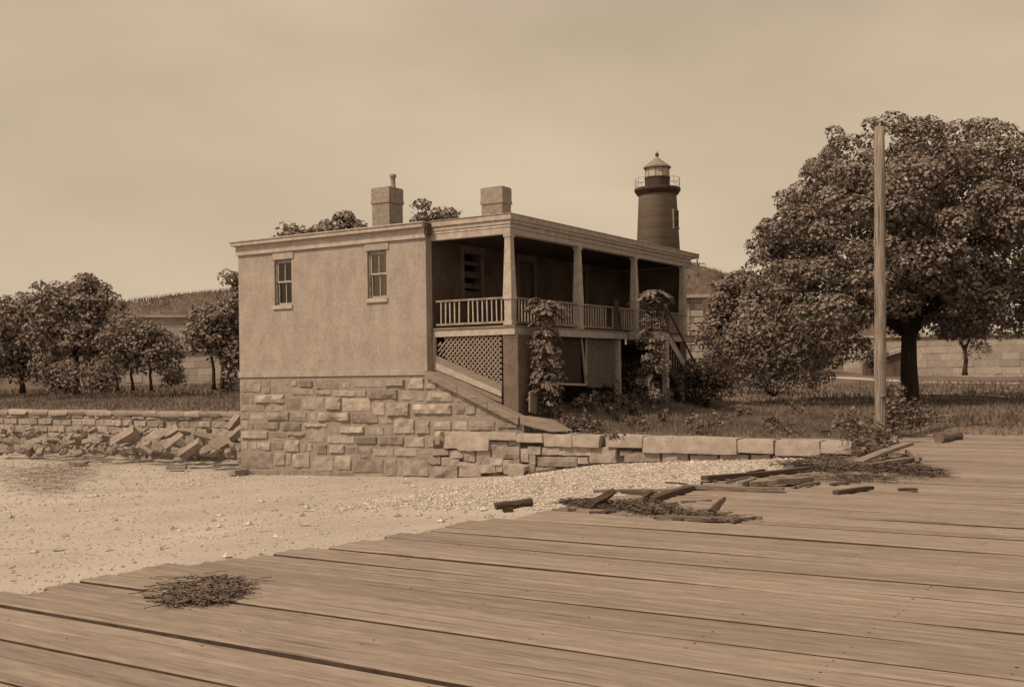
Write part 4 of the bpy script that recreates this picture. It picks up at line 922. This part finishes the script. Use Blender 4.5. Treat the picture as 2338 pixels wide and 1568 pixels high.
# ---------------------------------------------------------------- lighthouse
LY=62.; kx=LY/F; lx=aty(1502,500,LY)[0]; zz=lambda y:aty(1502,y,LY)[2]
e=thing('lighthouse','dark conical lighthouse tower with railed gallery and glazed lantern rising behind the porch roof','lighthouse',(lx,LY,2),None,'W')
mb=MB(); rt=43*kx; rb=49*kx; slope_=(rb-rt)/(zz(445)-zz(565)); mb.lathe(lx,LY,[(rt+slope_*(zz(445)-2),1.8),(rt,zz(447)),(rt+.05,zz(444)),(rt+.05,zz(441))],40); tw=mb.build('tower',lhm,e,smooth=True)
mb=MB(); mb.lathe(lx,LY,[(rt+.08,zz(446)),(51*kx,zz(439)),(52.5*kx,zz(437)),(52.5*kx,zz(432)),(51*kx,zz(431))],40); mb.build('gallery',lhd,e)
mb=MB()
for k in range(14):
    a=6.283*k/14; x,y=lx+51*kx*math.cos(a),LY+51*kx*math.sin(a); mb.tube([(x,y,zz(433)),(x,y,zz(408))],[.013,.010],5)
for yy in(410,421): 
    mb.tube([(lx+51*kx*math.cos(6.283*k/28),LY+51*kx*math.sin(6.283*k/28),zz(yy)) for k in range(29)],[.008]*29,5,False)
mb.build('gallery_rail',lhd,e)
mb=MB(); mb.lathe(lx,LY,[(28.5*kx,zz(431)),(28.5*kx,zz(410)),(29.5*kx,zz(409)),(29.5*kx,zz(406))],24); mb.build('lantern_base',lhd,e,smooth=False)
mb=MB(); mb.lathe(lx,LY,[(27*kx,zz(406)),(27*kx,zz(386))],10); mb.build('lantern_glass',mat('lantern_pane',.5,.1,3,0,.4),e)
mb=MB()
for k in range(10):
    a=6.283*k/10; x,y=lx+27.5*kx*math.cos(a),LY+27.5*kx*math.sin(a); mb.tube([(x,y,zz(407)),(x,y,zz(384))],[.012,.012],5)
mb.build('glazing_bar',lhd,e)
mb=MB(); mb.lathe(lx,LY,[(.12,zz(406)),(.2,zz(400)),(.22,zz(396)),(.16,zz(391))],14); mb.build('lamp_lens',blindm,e,smooth=True)
mb=MB(); mb.lathe(lx,LY,[(29*kx,zz(386)),(31.5*kx,zz(385)),(31.5*kx,zz(382)),(24*kx,zz(376)),(12*kx,zz(367)),(5*kx,zz(361)),(3*kx,zz(358))],24); rf=mb.build('lantern_roof',lhr,e,smooth=False)
mb=MB(); mb.lathe(lx,LY,[(2.5*kx,zz(361)),(2.5*kx,zz(358)),(4*kx,zz(356)),(4.6*kx,zz(353)),(3*kx,zz(350)),(1.2*kx,zz(349)),(.8*kx,zz(346))],12); mb.build('finial',lhd,rf,smooth=True)
wx,_,wz=aty(1538,503,LY); ang=-.62
r_=rt+slope_*(zz(445)-wz); cxx=lx+r_*math.cos(ang)*.0; 
ang=-math.acos(min(.99,(wx-lx)/r_)); cxx=lx+r_*math.cos(ang); cyy=LY+r_*math.sin(ang); nd=Vector((math.cos(ang),math.sin(ang),0)); td=Vector((-nd.y,nd.x,0))
mb=MB(); cc=Vector((cxx,cyy,wz)); 
def fb(a,b,z0,z1,d0,d1): 
    P=[cc+td*t+nd*d+Vector((0,0,z)) for z in(z0,z1) for t,d in((a,d0),(b,d0),(b,d1),(a,d1))]; mb.hexa(P)
W_=.27;Hh=.5
fb(-W_,-W_+.06,-Hh,Hh,-.1,.06); fb(W_-.06,W_,-Hh,Hh,-.1,.06); fb(-W_+.06,W_-.06,Hh-.07,Hh,-.1,.06); fb(-W_-.04,W_+.04,-Hh-.08,-Hh-.001,-.1,.09); fb(-.02,.02,-Hh,Hh-.07,-.05,.05); fb(-W_+.06,W_-.06,-.02,.02,-.05,.048); wf=mb.build('window',latt,e)
mb=MB(); fb(-W_+.06,W_-.06,-Hh,Hh-.07,-.05,.03); mb.build('pane',darkm,wf)
# ---------------------------------------------------------------- distant stonework
def blockwall(name,label,cat,a,b,z0,z1,th,course=.6,bl=1.3,capz=.25,sub=None,m=fortm):
    e=thing(name,label,cat,((a[0]+b[0])/2,(a[1]+b[1])/2,z0),None,'W'); A_=Vector((*a,0)); B_=Vector((*b,0)); d=(B_-A_); L=d.length; d.normalize(); nrm=Vector((d.y,-d.x,0))
    if nrm.y>0: nrm=-nrm
    mb=MB()
    def bx(s0,s1,q0,q1,d0,d1): mb.hexa([A_+d*s+nrm*o+Vector((0,0,z)) for z in(q0,q1) for s,o in((s0,d0),(s1,d0),(s1,d1),(s0,d1))])
    bx(0,L,z0-1,z1,-th,-.06); z=z0; row=0
    mb.build('wall_core',fortm,e); mb=MB()
    while z<z1-.05:
        s=-(row%2)*bl/2
        while s<L:
            l=bl*random.uniform(.8,1.25); s0,s1=max(0,s)+.009,min(L,s+l)-.009
            if s1-s0>.1: bx(s0,s1,z+.009,min(z1,z+course)-.009,-.0599,random.uniform(-.03,.02))
            s+=l
        z+=course; row+=1
    mb.build('wall_stones',m,e); mb=MB(); bx(-.1,L+.1,z1+.001,z1+capz,-th-.1,.25); mb.build('coping_course',m,e); return e
Yf=107.
a=aty(285,728,Yf); b=aty(900,722,Yf); blockwall('fort_wall','high pale granite fort wall below the grassy hill left of the house','wall',(a[0],Yf-3),(b[0],Yf+2),2.0,aty(360,728,Yf)[2],3,course=.75,bl=1.6)
a=aty(300,800,100); blockwall('fort_wall','lower pale granite wall in front of the high one, seen between the small trees','wall',(aty(330,800,98)[0],98),(aty(560,800,98)[0],98),2.2,aty(400,802,98)[2],1.2,course=.6)
a=aty(1925,800,112); b=aty(2620,780,104); blockwall('granite_wall','pale granite wall beyond the road seen under the maple crown','wall',(a[0],112),(b[0],104),1.8,aty(2120,768,108)[2],2,course=.7,bl=2.0)
# sloping capped ramp wall behind the pole
mb=MB(); p=[aty(1975,860,102),aty(2075,862,102),aty(2075,798,102),aty(1975,828,102)]
for d in(0,.8): mb.v+=[(q[0],q[1]+d,q[2]) for q in p]
mb.f+=[[0,1,2,3],[7,6,5,4],[0,4,5,1],[1,5,6,2],[2,6,7,3],[3,7,4,0]]; rw=mb.build('ramp_wall',hillm,frame='W'); tag(rw,'sloping earth ramp with a pale coping behind the pole and maple trunk','wall')
mb=MB(); q0=Vector(p[3]);q1=Vector(p[2]); mb.beam(q0+Vector((0,.3,.15)),q1+Vector((0,.3,.15)),1.2,.3); c=mb.build('coping',fortm,rw)
# stone building with quoins beyond the stairs
GY=72.; gx0=aty(1480,700,GY)[0]; gx1=aty(1603,700,GY)[0]; gz=aty(1590,680,GY)[2]
e=thing('stone_building','flat-roofed stone building with pale quoins at its corner beyond the porch stairs','building',((gx0+gx1)/2,GY,1.8),None,'W')
mb=MB(); mb.box(gx0,gx1-.02,GY+.05,GY+6,1.2,gz); mb.build('wall',mortar,e)
mb=MB(); z=1.6; k=0
while z<gz-.1:
    wq=.75 if k%2 else .5; mb.box(gx1-wq,gx1+.03,GY-.0,GY+.048,z+.03,z+.42); mb.box(gx1-.0198,gx1+.06,GY-.03,GY+wq,z+.03,z+.42); z+=.46; k+=1
mb.build('quoins',trim,e,bevel=.02)
mb=MB(); mb.box(gx0-.2,gx1+.45,GY-.35,GY+6.2,gz+.001,gz+.22); mb.build('roof',trim,e)
mb=MB(); z=1.6
while z<gz-.3:
    x=gx1-.8
    while x>gx0+1: wd=random.uniform(.6,1.0); mb.box(x-wd+.02,x-.02,GY-.02,GY+.049,z+.02,z+.44); x-=wd
    z+=.46
mb.build('wall_stones',stone_l,e)
# small post with crossbar on the hill crest
hx,_,hz=aty(1592,612,Yh); mb=MB(); mb.tube([(hx,Yh,hz-.8),(hx,Yh,hz+1.0)],[.1,.08],6); mb.beam((hx-.9,Yh,hz+.55),(hx+.9,Yh,hz+.5),.06,.1); tag(mb.build('fence_post',darkwood,frame='W'),'small post with a crossbar on the crest of the hill','post')
for o in bpy.data.objects:
    if '_o' in o: del o['_o']
